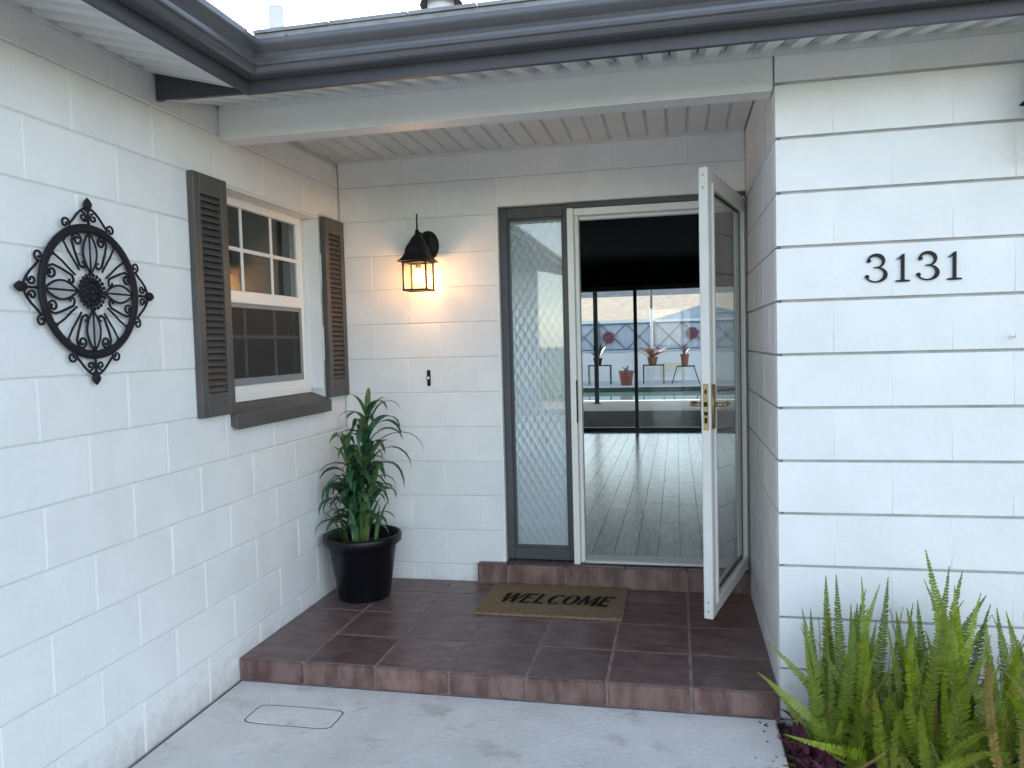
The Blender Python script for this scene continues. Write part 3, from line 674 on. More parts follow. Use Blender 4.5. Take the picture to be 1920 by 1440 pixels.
# lanai
part('lanai_wall', bx(-2.2, -2.0, 6.62, 10.6, 0, 2.6), M['bluewall'], house, loc=(-2.1, 8.6, 1)); part('lanai_wall', bx(5, 5.2, 6.62, 10.6, 0, 2.6), M['bluewall'], house, loc=(5.1, 8.6, 1))  # left wall added out of view to keep side sun out
part('lanai_sun_blocker', slab([(-11, 6.62, 2.46), (7.3, 6.62, 2.46), (7.3, 18.2, 2.97), (-11, 18.2, 2.97)], .05), M['trim'], house, loc=(1, 8.6, 2.45))  # unseen roof stretched over the pool to block sun, white for bounce
for k, x in enumerate((.25,)):
    p_ = thing('lanai_post', 'slim dark post standing on the pool deck seen through the open doorway', 'post', (x, 12.4, .05))
    m = MB(); m.box(x - .045, x + .045, 12.36, 12.44, .05, 2.75); part('shaft', m, M['frame_dark'], p_); part('base_plate', bx(x - .08, x + .08, 12.32, 12.48, .05, .07), M['frame_dark'], p_)

# ------------------------------------------------------------------ back yard
o = part('lanai_floor', bx(-2, 5, 6.63, 10.6, -.2, .05), M['darkdeck'], None, loc=(1, 8.6, .05)); o['kind'] = 'structure'
m = MB(); m.box(-10, 10, 18.15, 24, -.2, .05); m.box(-10, -3, 10.601, 18.15, -.2, .05); m.box(6, 10, 10.601, 18.15, -.2, .05); m.box(-3, 6, 10.601, 13.4, -.2, .05); m.box(-10, -2.2, 6, 10.6, -.2, .045); m.box(5.2, 10, 6, 10.6, -.2, .045)
o = part('pool_deck', m, M['deck'], None, loc=(1, 20, .05)); o['kind'] = 'structure'
o = part('pool_water', bx(-3, 6, 13.401, 18.05, -.6, -.06), M['water'], None, loc=(1, 14, -.06)); o['kind'] = 'structure'
o = part('pool_edge', bx(-3, 6, 18.05, 18.149, -.2, .065), M['coping'], None, loc=(1, 18.1, 0)); o['kind'] = 'structure'
gw = thing('garden_wall', 'low pale masonry wall behind the pool below blue lattice fence panels', 'wall', (1, 22, .05))
part('body', bx(-8, 9, 22, 22.18, .05, 1.03), M['bluewall'], gw, loc=(1, 22, .05)); part('coping', bx(-8, 9, 21.97, 22.21, 1.03, 1.09), M['bluefence'], gw, loc=(1, 22, 1.05))
lf = thing('lattice_fence', 'blue grey board fence with dark crossed lattice bars on top of the pale wall', 'fence', (1, 22.1, 1.09))
for i in range(56):
    x = -7.9 + i * .3
    if abs(x - .5) < 5: part('board', bx(x, x + .294, 22.09, 22.12, 1.092, 2.02), M['bluefence'], lf, loc=(x + .15, 22.1, 1.5))
part('rail', bx(-8, 9, 22.03, 22.13, 2.021, 2.10), M['bluewall'], lf); part('rail', bx(-8, 9, 22.045, 22.085, 1.095, 1.14), M['lattice'], lf); part('rail', bx(-8, 9, 22.045, 22.085, 1.97, 2.02), M['lattice'], lf)
px = -4.35
while px < 5:
    part('post', bx(px - .035, px + .035, 22.02, 22.088, 1.092, 2.06), M['lattice'], lf, loc=(px, 22.05, 1.1))
    for s in (0, 1):
        for q in (0, .87):
            m = MB(); a = Vector((px + .08 + q, 22.06 - .006 * s, 1.14)); b = Vector((px + .90 + q, 22.06 - .006 * s, 1.97))
            if s: a.z, b.z = b.z, a.z
            m.tube([a, b], .016, 4); part('lattice_bar', m, M['lattice'], lf, loc=(px + .5 + q, 22.06, 1.5))
    px += 1.86
def disc(x, z, lab):
    t = thing('wall_disc', lab, 'ornament', (x, 22.0, z), 'round ornaments on the lattice fence')
    m = MB(); m.tube([(x, 22.015, z), (x, 21.985, z)], .10, 14); part('hub', m, M['disc'], t)
    m = MB()
    for k in range(12):
        a = 2 * PI * k / 12; m.sphere((x + .155 * math.cos(a), 22.0, z + .155 * math.sin(a)), .055, 8, 5, sc=(1, .25, 1))
    part('petal_ring', m, M['disc'], t)
disc(-.30, 1.54, 'dark red round flower ornament on the lattice above the small plant stand'); disc(2.47, 1.62, 'dark red round flower ornament on the lattice at the far right by the storm door')
def stand(x, y, h, w_, lab, splay=0.):
    t = thing('plant_stand', lab, 'plant stand', (x, y, .05), 'plant stands by the pool')
    part('top', bx(x - w_ / 2, x + w_ / 2, y - .2, y + .2, .05 + h - .03, .05 + h), M['black'], t)
    for sx in (-1, 1):
        for sy in (-1, 1):
            m = MB(); m.tube([(x + sx * (w_ / 2 - .02 + splay), y + sy * .17, .05), (x + sx * (w_ / 2 - .02), y + sy * .17, .05 + h - .03)], .014, 5); part('leg', m, M['black'], t)
def ypot(x, y, z, r, h, lab, leafmat, nl, ll, up, potmat='redpot'):
    t = thing('potted_plant', lab, 'potted plant', (x, y, z), 'potted plants by the pool')
    m = MB(); m.lathe([(0, 0), (r * .72, 0), (r, h * .86), (r * 1.08, h * .86), (r * 1.08, h), (r * .92, h), (r * .9, h * .9), (0, h * .9)], 14, (x, y, z)); part('pot', m, M[potmat], t, smooth=False)
    for k in range(nl):
        a = 2 * PI * k / nl + rnd.uniform(-.2, .2); L_ = ll * rnd.uniform(.7, 1.1); e = up * rnd.uniform(.6, 1.2)
        m = MB(); wd = .035 * (ll / .4); pts = []
        for i in range(5):
            s = i / 4; r_ = L_ * s * math.cos(e); zz = z + h * .9 + L_ * (s * math.sin(e) - .35 * s * s * math.cos(e)); ww = wd * (1 - s) ** .5 * (.5 + s)
            c, q = math.cos(a), math.sin(a); pts += [(x + r_ * c - ww * q, y + r_ * q + ww * c, zz), (x + r_ * c + ww * q, y + r_ * q - ww * c, zz)]
        m.add(pts, [(2 * i, 2 * i + 1, 2 * i + 3, 2 * i + 2) for i in range(4)]); part('leaf', m, M[leafmat], t)
YB = 20.0
stand(-.42, YB, .62, .72, 'black metal plant stand holding the dark leafy plant, leftmost stand by the wall')
ypot(-.48, YB, .67, .14, .22, 'dark leafy plant in small pot on the leftmost black stand', 'darkleaf', 14, .62, 1.25, 'black')
ypot(.44, YB - .6, .05, .22, .45, 'red glazed pot with short dark leaves standing on the pool deck', 'darkleaf', 12, .3, 1.0)
stand(1.25, YB, .60, .66, 'thin black plant stand under the wide pink bromeliad')
ypot(1.22, YB, .65, .16, .24, 'wide pink leaved bromeliad in red pot on a thin stand', 'brompink', 26, .8, .75)
stand(2.22, YB, .55, .55, 'splayed leg plant stand under the small dark red pot', .16)
ypot(2.2, YB, .60, .13, .36, 'small dark red pot with two upright sprigs on splayed stand', 'disc', 8, .42, 1.15)
ypot(-1.18, YB - .3, .05, .2, .4, 'black pot with dark leaves at the left edge of the doorway view', 'darkleaf', 12, .5, .9, 'black')
t = thing('garden_bench', 'cream painted low bench between the plant stands by the pool', 'bench', (1.8, 21, .05))
for k in range(4): part('slat', bx(1.42, 2.22, 20.8 + k * .11, 20.9 + k * .11, .40, .44), M['cream'], t)
for x in (1.48, 2.16): part('leg', bx(x - .03, x + .03, 20.82, 21.2, .05, .399), M['cream'], t)
part('backrest', bx(1.42, 2.22, 21.25, 21.29, .46, .66), M['cream'], t)
for x in (1.48, 2.16): part('backrest_post', bx(x - .025, x + .025, 21.215, 21.249, .05, .66), M['cream'], t)
t = thing('garden_pole', 'slim white pole with dark cap behind the pink bromeliad', 'pole', (1.16, 21.6, .05))
m = MB(); m.tube([(1.16, 21.6, .05), (1.16, 21.6, 2.45)], .045, 10); part('shaft', m, M['bluewall'], t); m = MB(); m.tube([(1.16, 21.6, 2.451), (1.16, 21.6, 3.1)], .04, 10); part('cap', m, M['frame_dark'], t)
nh = thing('neighbour_house', 'cream house with broad tan shingle roof behind the lattice fence', 'house', (-1, 34, 0))
part('wall', bx(-16, 14, 34, 42, -.1, 2.45), M['cream'], nh, loc=(-1, 34, 0))
rf_ = slab([(-17, 33.2, 2.45), (15, 33.2, 2.45), (15, 38.2, 3.85), (-17, 38.2, 3.85)], .15); m2 = slab([(-17, 38.2, 3.85), (15, 38.2, 3.85), (15, 43, 2.45), (-17, 43, 2.45)], .14); rf_.add(m2.v, m2.f)
rfo = part('roof', rf_, M['tanroof'], nh, loc=(-1, 34, 2.4)); part('fascia', bx(-17, 15, 33.14, 33.19, 2.28, 2.47), M['cream'], rfo)
nh2 = thing('neighbour_house', 'grey roofed house far behind the tan roofed one', 'house', (0, 50, 0))
part('wall', bx(-20, 22, 51, 60, -.1, 3.3), M['cream'], nh2, loc=(0, 50, 0))
part('roof', slab([(-21, 50.2, 3.3), (23, 50.2, 3.3), (23, 55.5, 6.4), (-21, 55.5, 6.4)], .2), M['greyshingle'], nh2, loc=(0, 50, 3))
for x in (-4.0, -2.9): part('window', bx(x - .4, x + .4, 33.95, 33.999, .9, 2.0), M['frame_dark'], nh)
sh_ = thing('garden_shed', 'blue grey gabled shed roof rising just behind the lattice fence', 'shed', (2.6, 27, 0))
part('wall', bx(1.0, 5.6, 26.2, 29, -.1, 1.95), M['bluefence'], sh_, loc=(3, 27, 0))
m = MB(); m.add([(.4, 26, 2.0), (5.9, 26, 2.0), (3.0, 26, 2.75), (.4, 29.2, 2.0), (5.9, 29.2, 2.0), (3.0, 29.2, 2.75)], [(0, 1, 2), (5, 4, 3), (0, 2, 5, 3), (2, 1, 4, 5), (1, 0, 3, 4)]); part('roof', m, M['greyroof'], sh_)

# ------------------------------------------------------------------ wall lanterns
def lantern(c, label, lit):
    cx, cz = c[0], c[2]; cy = c[1] - .145; b = c[1]
    t = thing('wall_lantern', label, 'wall lantern', (cx, b, cz), 'wall lanterns')
    def P(n, mb, mat, par=t, sm=False, bv=0.): return part(n, mb, M[mat], par, loc=(cx, b, cz), smooth=sm, bevel=bv)
    m = MB(); pr = [(0, -.030), (.062, -.030), (.075, -.020), (.078, 0)]; vs = []; fs = []; n = 28
    for r, y in pr:
        for k in range(n): a = 2 * PI * k / n; vs.append((cx + .018 + .82 * r * math.cos(a), b + y, cz + .19 + 1.1 * r * math.sin(a)))
    for i in range(len(pr) - 1):
        for k in range(n): fs.append((i * n + k, i * n + (k + 1) % n, (i + 1) * n + (k + 1) % n, (i + 1) * n + k))
    m.add(vs, fs); P('backplate', m, 'black', sm=True)
    m = MB(); m.tube([(cx + .01, b - .02, cz + .20), (cx, b - .06, cz + .235), (cx, cy + .03, cz + .24), (cx, cy, cz + .225)], [.02, .019, .018, .02], 10); P('arm', m, 'black', sm=True)
    # bell shaped square hood
    prof = [(.105, 0.), (.096, .006), (.078, .022), (.066, .045), (.060, .075), (.050, .105), (.034, .130), (.016, .15), (.010, .165), (.012, .172), (.006, .18)]
    m = MB(); n = 16; vs = []; fs = []
    for j, (r, z) in enumerate(prof):
        e = .35 if r > .05 else .8
        for k in range(n):
            a = 2 * PI * (k + .5) / n; x, y = math.cos(a), math.sin(a)
            vs.append((cx + r * math.copysign(abs(x) ** e, x), cy + r * math.copysign(abs(y) ** e, y), cz + .085 + z))
    for i in range(len(prof) - 1):
        for k in range(n): fs.append((i * n + k, i * n + (k + 1) % n, (i + 1) * n + (k + 1) % n, (i + 1) * n + k))
    m.add(vs, fs); hood = P('hood', m, 'black', sm=False)
    m = MB(); m.tube([(cx, cy, cz + .26), (cx, cy, cz + .345), (cx + .002, cy + .004, cz + .352)], [.0055, .0045, .004], 8); P('finial', m, 'black', hood, True)
    h = .066; q = .0045
    m = MB()
    for sx in (-1, 1):
        for sy in (-1, 1): m.box(cx + sx * h - q, cx + sx * h + q, cy + sy * h - q, cy + sy * h + q, cz - .078, cz + .086)
    for z in (-.080, .076):
        for s in (-1, 1):
            m.box(cx - h - .006, cx + h + .006, cy + s * h - .006, cy + s * h + .006, cz + z, cz + z + .009); m.box(cx + s * h - .006, cx + s * h + .006, cy - h + .0061, cy + h - .0061, cz + z + .0002, cz + z + .0088)
    P('cage', m, 'black')
    for s in (-1, 1):
        P('pane', bx(cx - h + .005, cx + h - .005, cy + s * (h - .001) - .001, cy + s * (h - .001) + .001, cz - .071, cz + .076), 'lampglass')
        P('pane', bx(cx + s * (h - .001) - .001, cx + s * (h - .001) + .001, cy - h + .005, cy + h - .005, cz - .071, cz + .076), 'lampglass')
    m = MB(); m.lathe([(.015, .086), (.015, .050), (.013, .046), (0, .046)], 12, (cx, cy, cz)); P('socket', m, 'brass', sm=True)
    m = MB(); m.lathe([(.012, .047), (.013, .038), (.022, .015), (.0275, -.006), (.025, -.024), (.015, -.036), (0, -.040)], 16, (cx, cy, cz)); P('bulb', m, 'bulb' if lit else 'bulboff', sm=True)
lantern((.535, -.0015, 1.775), 'lit black wall lantern with clear bulb on the porch back wall', True)
lantern((3.222, -D - .0015, 2.075), 'black wall lantern cut by the right edge of the photo high on the right wall', False)
ll = bpy.data.lights.new('lantern_glow', 'POINT'); ll.energy = 1.35; ll.color = (1., .50, .22); ll.shadow_soft_size = .05
lo = bpy.data.objects.new('lantern_glow', ll); COL.objects.link(lo); lo.location = (.535, -.146, 1.768)

# ------------------------------------------------------------------ wrought iron medallion
MY, MZ, MX = -2.043, 1.594, .020
med = thing('wall_medallion', 'black wrought iron round scroll medallion hanging on the white block wall', 'wall ornament', (.0, MY, MZ))
def mp(h, v, d=0.): return (MX + d, MY + h, MZ + v)
def rot2(p, a): c, s = math.cos(a), math.sin(a); return (p[0] * c - p[1] * s, p[0] * s + p[1] * c)
def spiral(c, r0, r1, a0, a1, n=14): return [(c[0] + (r0 + (r1 - r0) * i / n) * math.cos(a0 + (a1 - a0) * i / n), c[1] + (r0 + (r1 - r0) * i / n) * math.sin(a0 + (a1 - a0) * i / n)) for i in range(n + 1)]
m = MB(); n = 72
vs = []; fs = []; kk = 8
for i in range(n):
    a = 2 * PI * i / n
    for k in range(kk):
        q = 2 * PI * k / kk; rr = .212 + .0150 * math.cos(q); vs.append(mp(rr * math.cos(a), rr * math.sin(a) * 1.0, .008 * math.sin(q)))
for i in range(n):
    for k in range(kk): fs.append((i * kk + k, ((i + 1) % n) * kk + k, ((i + 1) % n) * kk + (k + 1) % kk, i * kk + (k + 1) % kk))
m.add(vs, fs); part('ring', m, M['iron'], med, smooth=True)
m = MB()
m.tube([mp(0, 0, -.005), mp(0, 0, .001)], .050, 20); m.sphere(mp(0, 0, .002), .010, 8, 6, sc=(.6, 1, 1))
for rr, nn, sz in ((.022, 8, .009), (.041, 14, .009), (.057, 22, .0072)):
    for k in range(nn): a = 2 * PI * k / nn + rr * 40; m.sphere(mp(rr * math.cos(a), rr * math.sin(a), .001), sz, 7, 5, sc=(.6, 1, 1))
part('hub', m, M['iron'], med, smooth=True)
for q in range(4):
    A = q * PI / 2
    # lens petal with midrib
    m = MB(); L_ = []
    for s in (-1, 1):
        pts = [rot2((.062 + .138 * i / 12, s * .031 * math.sin(PI * i / 12) ** .9), A) for i in range(13)]; L_.append(pts)
        m.tube([mp(*p) for p in pts], .0038, 6)
    m.tube([mp(*rot2((.06, 0), A)), mp(*rot2((.205, 0), A))], .0034, 6)
    pe = part('petal', m, M['iron'], med, smooth=True)
    m = MB(); k = 13
    m.add([mp(*p, -.001) for p in L_[0]] + [mp(*p, -.001) for p in L_[1]] + [mp(*p, -.003) for p in L_[0]] + [mp(*p, -.003) for p in L_[1]], [(i, i + 1, k + i + 1, k + i) for i in range(12)] + [(2 * k + i, 3 * k + i, 3 * k + i + 1, 2 * k + i + 1) for i in range(12)])
    part('petal_plate', m, M['ironleaf'], pe)
    # two long scrolls flanking each petal
    for s in (-1, 1):
        def R(p): return rot2((p[0], p[1] * s), A)
        m = MB()
        sp1 = spiral((.170, .054), .006, .021, -PI * .3 - 2.0 * PI, PI * .35, 20)      # outer curl
        bar = [(.163, .078), (.135, .070), (.105, .058), (.085, .05)]
        sp2 = spiral((.092, .033), .014, .004, PI * .75, PI * .75 + 1.45 * PI, 12)
        m.tube([mp(*R(p)) for p in sp1 + bar + sp2], .0042, 6)
        part('scroll', m, M['iron'], med, smooth=True)
        m = MB(); sp = spiral((.168, .118), .004, .015, 0, 2.5 * PI, 14)
        m.tube([mp(*R(p)) for p in sp + [(.155, .112), (.125, .094), (.095, .070), (.07, .052)]], .0036, 6)
        part('scroll', m, M['iron'], med, smooth=True)
        # outer bracket: arm from the finial to the ring, ending in a curl outside it
        m = MB()
        arm = [(.284, .004), (.276, .020), (.268, .034), (.254, .050), (.236, .066), (.220, .082)]
        cur = spiral((.218, .102), .019, .005, -PI * .5 - .3, -PI * .5 - .3 + 2.3 * PI, 14)
        m.tube([mp(*R(p)) for p in arm + cur], .0040, 6)
        cur = spiral((.249, .024), .015, .004, -PI * .1, -PI * .1 - 2.1 * PI, 14)
        m.tube([mp(*R(p)) for p in [(.276, .020), (.268, .034)] + cur], .0038, 6)
        part('scroll', m, M['iron'], med, smooth=True)
    m = MB(); m.tube([mp(*rot2((.222, 0), A)), mp(*rot2((.275, 0), A))], .0045, 6)
    pr = [(.268, .006), (.274, .013), (.280, .010), (.286, .016), (.296, .017), (.306, .011), (.315, .003)]
    vs = []; fs = []
    for r_, w_ in pr:
        for k in range(8): a = 2 * PI * k / 8; x, y = rot2((r_, w_ * math.cos(a)), A); vs.append(mp(x, y, .7 * w_ * math.sin(a)))
    for i in range(len(pr) - 1):
        for k in range(8): fs.append((i * 8 + k, i * 8 + (k + 1) % 8, (i + 1) * 8 + (k + 1) % 8, (i + 1) * 8 + k))
    m.add(vs, fs); part('finial', m, M['iron'], med, smooth=True)
m = MB()
for q in (PI / 2, -PI / 2): x, y = rot2((.24, 0), q); m.tube([(.001, MY + x, MZ + y), mp(x, y)], .004, 6)
part('hanger', m, M['iron'], med)

# ------------------------------------------------------------------ house numbers 3131
def ribbon(m, pts, ws, y0, y1, ox, oz):
    """flat variable-width stroke in x-z, extruded from y0 (front) to y1"""
    n = len(pts); Lf = []; Rt = []
    for i, p in enumerate(pts):
        a = pts[max(i - 1, 0)]; b = pts[min(i + 1, n - 1)]; d = Vector((b[0] - a[0], b[1] - a[1])).normalized(); nn = Vector((-d.y, d.x)) * ws[i] / 2
        Lf.append((p[0] + nn.x, p[1] + nn.y)); Rt.append((p[0] - nn.x, p[1] - nn.y))
    vs = [(ox + x, y0, oz + z) for x, z in Lf] + [(ox + x, y0, oz + z) for x, z in Rt] + [(ox + x, y1, oz + z) for x, z in Lf] + [(ox + x, y1, oz + z) for x, z in Rt]
    fs = []
    for i in range(n - 1):
        fs += [(i, i + 1, n + i + 1, n + i), (2 * n + i, 3 * n + i, 3 * n + i + 1, 2 * n + i + 1), (i, 2 * n + i, 2 * n + i + 1, i + 1), (n + i, n + i + 1, 3 * n + i + 1, 3 * n + i)]
    fs += [(0, n, 3 * n, 2 * n), (n - 1, 3 * n - 1, 4 * n - 1, 2 * n - 1)]
    m.add(vs, fs)
def arc(cx, cz, rx, rz, a0, a1, n): return [(cx + rx * math.cos(math.radians(a0 + (a1 - a0) * i / n)), cz + rz * math.sin(math.radians(a0 + (a1 - a0) * i / n))) for i in range(n + 1)]
def digit(ch, x, z, label, tilt=0.):
    t = thing('house_number', label, 'house number', (x, -D, z), 'house numbers'); m = MB(); y1, y0 = -D - .001, -D - .009; H = .102
    if ch == '3':
        p = arc(.0, .077, .027, .0235, 160, -62, 16); w_ = [.005 + .0075 * max(0, math.sin(math.radians(20 + 140 * (i / 16)))) ** 2 for i in range(17)]
        ribbon(m, p, w_, y0, y1, x, z)
        p = [(-.007, .0545), (.004, .0555)]; ribbon(m, [(-.006, .0548), (.004, .0552), (.014, .0568)], [.004, .005, .004], y0 + .0004, y1, x, z)
        p = arc(.0, .0285, .0335, .0265, 78, -172, 18); w_ = [.0048 + .0092 * max(0, math.sin(math.radians(180 * min(1, i / 13)))) ** 2 for i in range(19)]
        ribbon(m, p, w_, y0 + .0002, y1, x, z)
        for (px_, pz) in ((-.0235, .080), (-.030, .0215)):
            m.tube([(x + px_, y0 - .0003, z + pz), (x + px_, y1, z + pz)], .0072, 12)
    else:
        m.add([(x + a, y, z + b) for y in (y0, y1) for a, b in ((-.0055, .004), (.0055, .004), (.0055, .102), (.003, .102), (-.0055, .093))], [(0, 1, 2, 3, 4), (9, 8, 7, 6, 5)] + [(i, 5 + i, 5 + (i + 1) % 5, (i + 1) % 5) for i in range(5)])
        ribbon(m, [(.001, .098), (-.010, .087), (-.020, .083)], [.007, .006, .003], y0 + .0004, y1, x, z)
        ribbon(m, [(-.024, .003), (-.008, .0035), (.008, .0035), (.024, .003)], [.005, .008, .008, .005], y0 + .0006, y1, x, z)
    part('numeral', m, M['black'], t)
digit('3', 2.676, 1.5735, 'black serif digit 3 at the left end of the house number')
digit('1', 2.768, 1.5725, 'black serif digit 1 between the two threes of the house number')
digit('3', 2.851, 1.5745, 'black serif digit 3 between the two ones of the house number')
digit('1', 2.941, 1.5725, 'black serif digit 1 at the right end of the house number')

# ------------------------------------------------------------------ doorbell, wall hook
t = thing('doorbell', 'slim black doorbell with white round button on the porch back wall', 'doorbell', (.53, 0, 1.197))
m = MB(); m.box(.520, .541, -.012, -.0005, 1.150, 1.244); part('plate', m, M['black'], t, bevel=.004)
m = MB(); m.tube([(.5305, -.0118, 1.198), (.5305, -.016, 1.198)], .0135, 14); bt = part('button_ring', m, M['black'], t)
m = MB(); m.tube([(.5305, -.0155, 1.198), (.5305, -.018, 1.198)], .0085, 12); part('button', m, M['bulboff'], t)
t = thing('wall_hook', 'tiny white hook screwed into the right wall far below the numbers', 'hook', (3.132, -D, 1.36))
m = MB(); m.tube([(3.132, -D - .001, 1.36), (3.132, -D - .025, 1.36), (3.132, -D - .032, 1.366), (3.132, -D - .032, 1.376)], .0035, 6); part('hook', m, M['white_metal'], t); m = MB(); m.tube([(3.132, -D - .0005, 1.36), (3.132, -D - .004, 1.36)], .009, 10); part('base', m, M['white_metal'], t)

# ------------------------------------------------------------------ door mat
mat = MB(); nx, ny = 40, 24; ax0, ax1, ay0, ay1 = .915, 1.672, -.553, -.075
vs = []; fs = []
for j in range(ny + 1):
    for i in range(nx + 1):
        e = rnd.uniform(-.002, .002) if i in (0, nx) or j in (0, ny) else 0
        zz = .014 + rnd.uniform(0, .0012) + .004 * max(0, (i / nx - .9)) * 10 * (1 - j / ny)
        vs.append((ax0 + (ax1 - ax0) * i / nx + e, ay0 + (ay1 - ay0) * j / ny + e, zz))
for j in range(ny):
    for i in range(nx): a = j * (nx + 1) + i; fs.append((a, a + 1, a + nx + 2, a + nx + 1))
per = [i for i in range(nx + 1)] + [j * (nx + 1) + nx for j in range(1, ny + 1)] + [ny * (nx + 1) + i for i in range(nx - 1, -1, -1)] + [j * (nx + 1) for j in range(ny - 1, 0, -1)]
o0 = len(vs); vs += [(vs[i][0], vs[i][1], .001) for i in per]; q = len(per)
fs += [(per[k], o0 + k, o0 + (k + 1) % q, per[(k + 1) % q]) for k in range(q)]
mat.add(vs, fs)
dm = tag(part('door_mat', mat, M['coir'], None, loc=(1.29, -.31, .001), smooth=False), 'tan coir door mat with black welcome lettering lying before the step', 'door mat')
LT = MB(); LH = .150
def stroke(ox, p, q, w0, w1, wm=None):
    n = 6; P = [(p[0] + (q[0] - p[0]) * k / n, p[1] + (q[1] - p[1]) * k / n) for k in range(n + 1)]
    wv = [(w0 + (w1 - w0) * k / n) if wm is None else (wm + ((w0 if k < n / 2 else w1) - wm) * abs(2 * k / n - 1) ** 2) for k in range(n + 1)]
    curve_stroke(ox, P, wv)
LZ = [.0164]
def curve_stroke(ox, P, wv):
    n = len(P); L_ = []; R_ = []; LZ[0] += .00002
    for k, p in enumerate(P):
        a = P[max(k - 1, 0)]; b = P[min(k + 1, n - 1)]; d = Vector((b[0] - a[0], b[1] - a[1])).normalized()
        L_.append((p[0] - d.y * wv[k] / 2, p[1] + d.x * wv[k] / 2)); R_.append((p[0] + d.y * wv[k] / 2, p[1] - d.x * wv[k] / 2))
    LT.add([(ox + x + .22 * y, y, LZ[0]) for x, y in L_ + R_], [(k, n + k, n + k + 1, k + 1) for k in range(n - 1)])
def letter(ch, ox):
    H = LH
    if ch == 'W':
        stroke(ox, (.006, H), (.030, 0), .028, .016); stroke(ox, (.030, 0), (.052, H * .95), .007, .012); stroke(ox, (.052, H), (.076, 0), .026, .016); stroke(ox, (.076, 0), (.098, H), .007, .014)
    if ch in 'EL':
        stroke(ox, (.012, 0), (.012, H), .026, .026, .018)
        stroke(ox, (.012, .008), (.058, .010), .014, .026)
        if ch == 'E': stroke(ox, (.012, H - .008), (.056, H - .010), .014, .026); stroke(ox, (.012, H * .53), (.046, H * .53), .009, .022)
    if ch in 'CO':
        a0, a1 = (50, 310) if ch == 'C' else (0, 360); n = 26; P = []; wv = []
        for k in range(n + 1):
            a = math.radians(a0 + (a1 - a0) * k / n); P.append((.036 + .029 * math.cos(a), H / 2 + (H / 2 - .006) * math.sin(a))); c = math.cos(a) ** 2
            wv.append(.010 + .015 * c if not (ch == 'C' and k in (0, 1, n - 1, n)) else .020)
        curve_stroke(ox, P, wv)
    if ch == 'M':
        stroke(ox, (.010, 0), (.016, H), .014, .012); stroke(ox, (.018, H), (.048, .012), .028, .014); stroke(ox, (.048, .012), (.078, H), .008, .012); stroke(ox, (.082, H), (.084, 0), .024, .026, .020)
ox = 0.
for ch, adv in (('W', .108), ('E', .072), ('L', .070), ('C', .078), ('O', .082), ('M', .104), ('E', .06)):
    letter(ch, ox); ox += adv
lm_ = LT.mesh('lettering', M['ink']); lm_.transform(Matrix.Diagonal((.585 / ox, 1, 1, 1)) @ Matrix.Translation((0, 0, 0)))
obj('lettering', lm_, dm, (1.000, -.395, .0022))
# ------------------------------------------------------------------ plants
def strap(L, wd, droop, up, n=9, fold=.25):
    """strap leaf rising at angle up and arching over; base at origin, pointing along +x"""
    m = MB(); x = z = 0.; a = up; vs = []
    for i in range(n + 1):
        s = i / n; ww = wd * (.45 + .55 * min(1, s * 4)) * (1 - max(0, (s - .35) / .65) ** 1.8) + .0006
        vs += [(x, -ww, z + ww * fold), (x, 0, z), (x, ww, z + ww * fold)]
        x += L / n * math.cos(a); z += L / n * math.sin(a); a -= droop / n * (.4 + 1.3 * s)
    m.add(vs, [f for i in range(n) for f in ((3 * i, 3 * i + 1, 3 * i + 4, 3 * i + 3), (3 * i + 1, 3 * i + 2, 3 * i + 5, 3 * i + 4))])
    return m
PX, PY = .228, -.345
pp = thing('potted_plant', 'tall leafy corn plant in a black plastic pot in the porch corner', 'potted plant', (PX, PY, 0))
m = MB(); m.lathe([(0, .002), (.138, .002), (.142, .010), (.186, .30), (.190, .302), (.205, .304), (.214, .312), (.216, .345), (.212, .354), (.203, .356), (.197, .348), (.185, .30), (.18, .285)], 40, (PX, PY, 0)); part('pot', m, M['pot'], pp, smooth=True)
m = MB(); m.lathe([(.185, .283), (.12, .292), (.05, .286), (0, .290)], 24, (PX, PY, 0)); part('soil', m, M['soil'], pp)
stems = [((PX + .012, PY + .01), (.275, -.31), 1.03, 36), ((PX - .04, PY - .02), (.175, -.36), .84, 24), ((PX + .03, PY - .03), (.26, -.38), .74, 18), ((PX - .02, PY - .06), (.19, -.42), .60, 16)]
lms = {}
def leafmesh(kind):
    if kind not in lms:
        mat_, L, wd, dr, up = kind; lms[kind] = strap(L, wd, dr, up).mesh('leaf', M[mat_], smooth=True)
    return lms[kind]
def clampleaf(x, y, az, L):
    ex, ey = x + math.cos(az) * L * .72, y + math.sin(az) * L * .72
    return ex > .012 and ey < -.012
kinds = [('drac', .27, .024, 3.3, 1.15), ('drac', .31, .026, 3.2, 1.05), ('drac', .22, .022, 2.9, .9), ('dracn', .22, .018, 1.4, 1.35), ('drac', .34, .025, 3.5, 1.2), ('dracn', .28, .020, 2.4, 1.2), ('drac', .18, .020, 3.0, 1.0)]
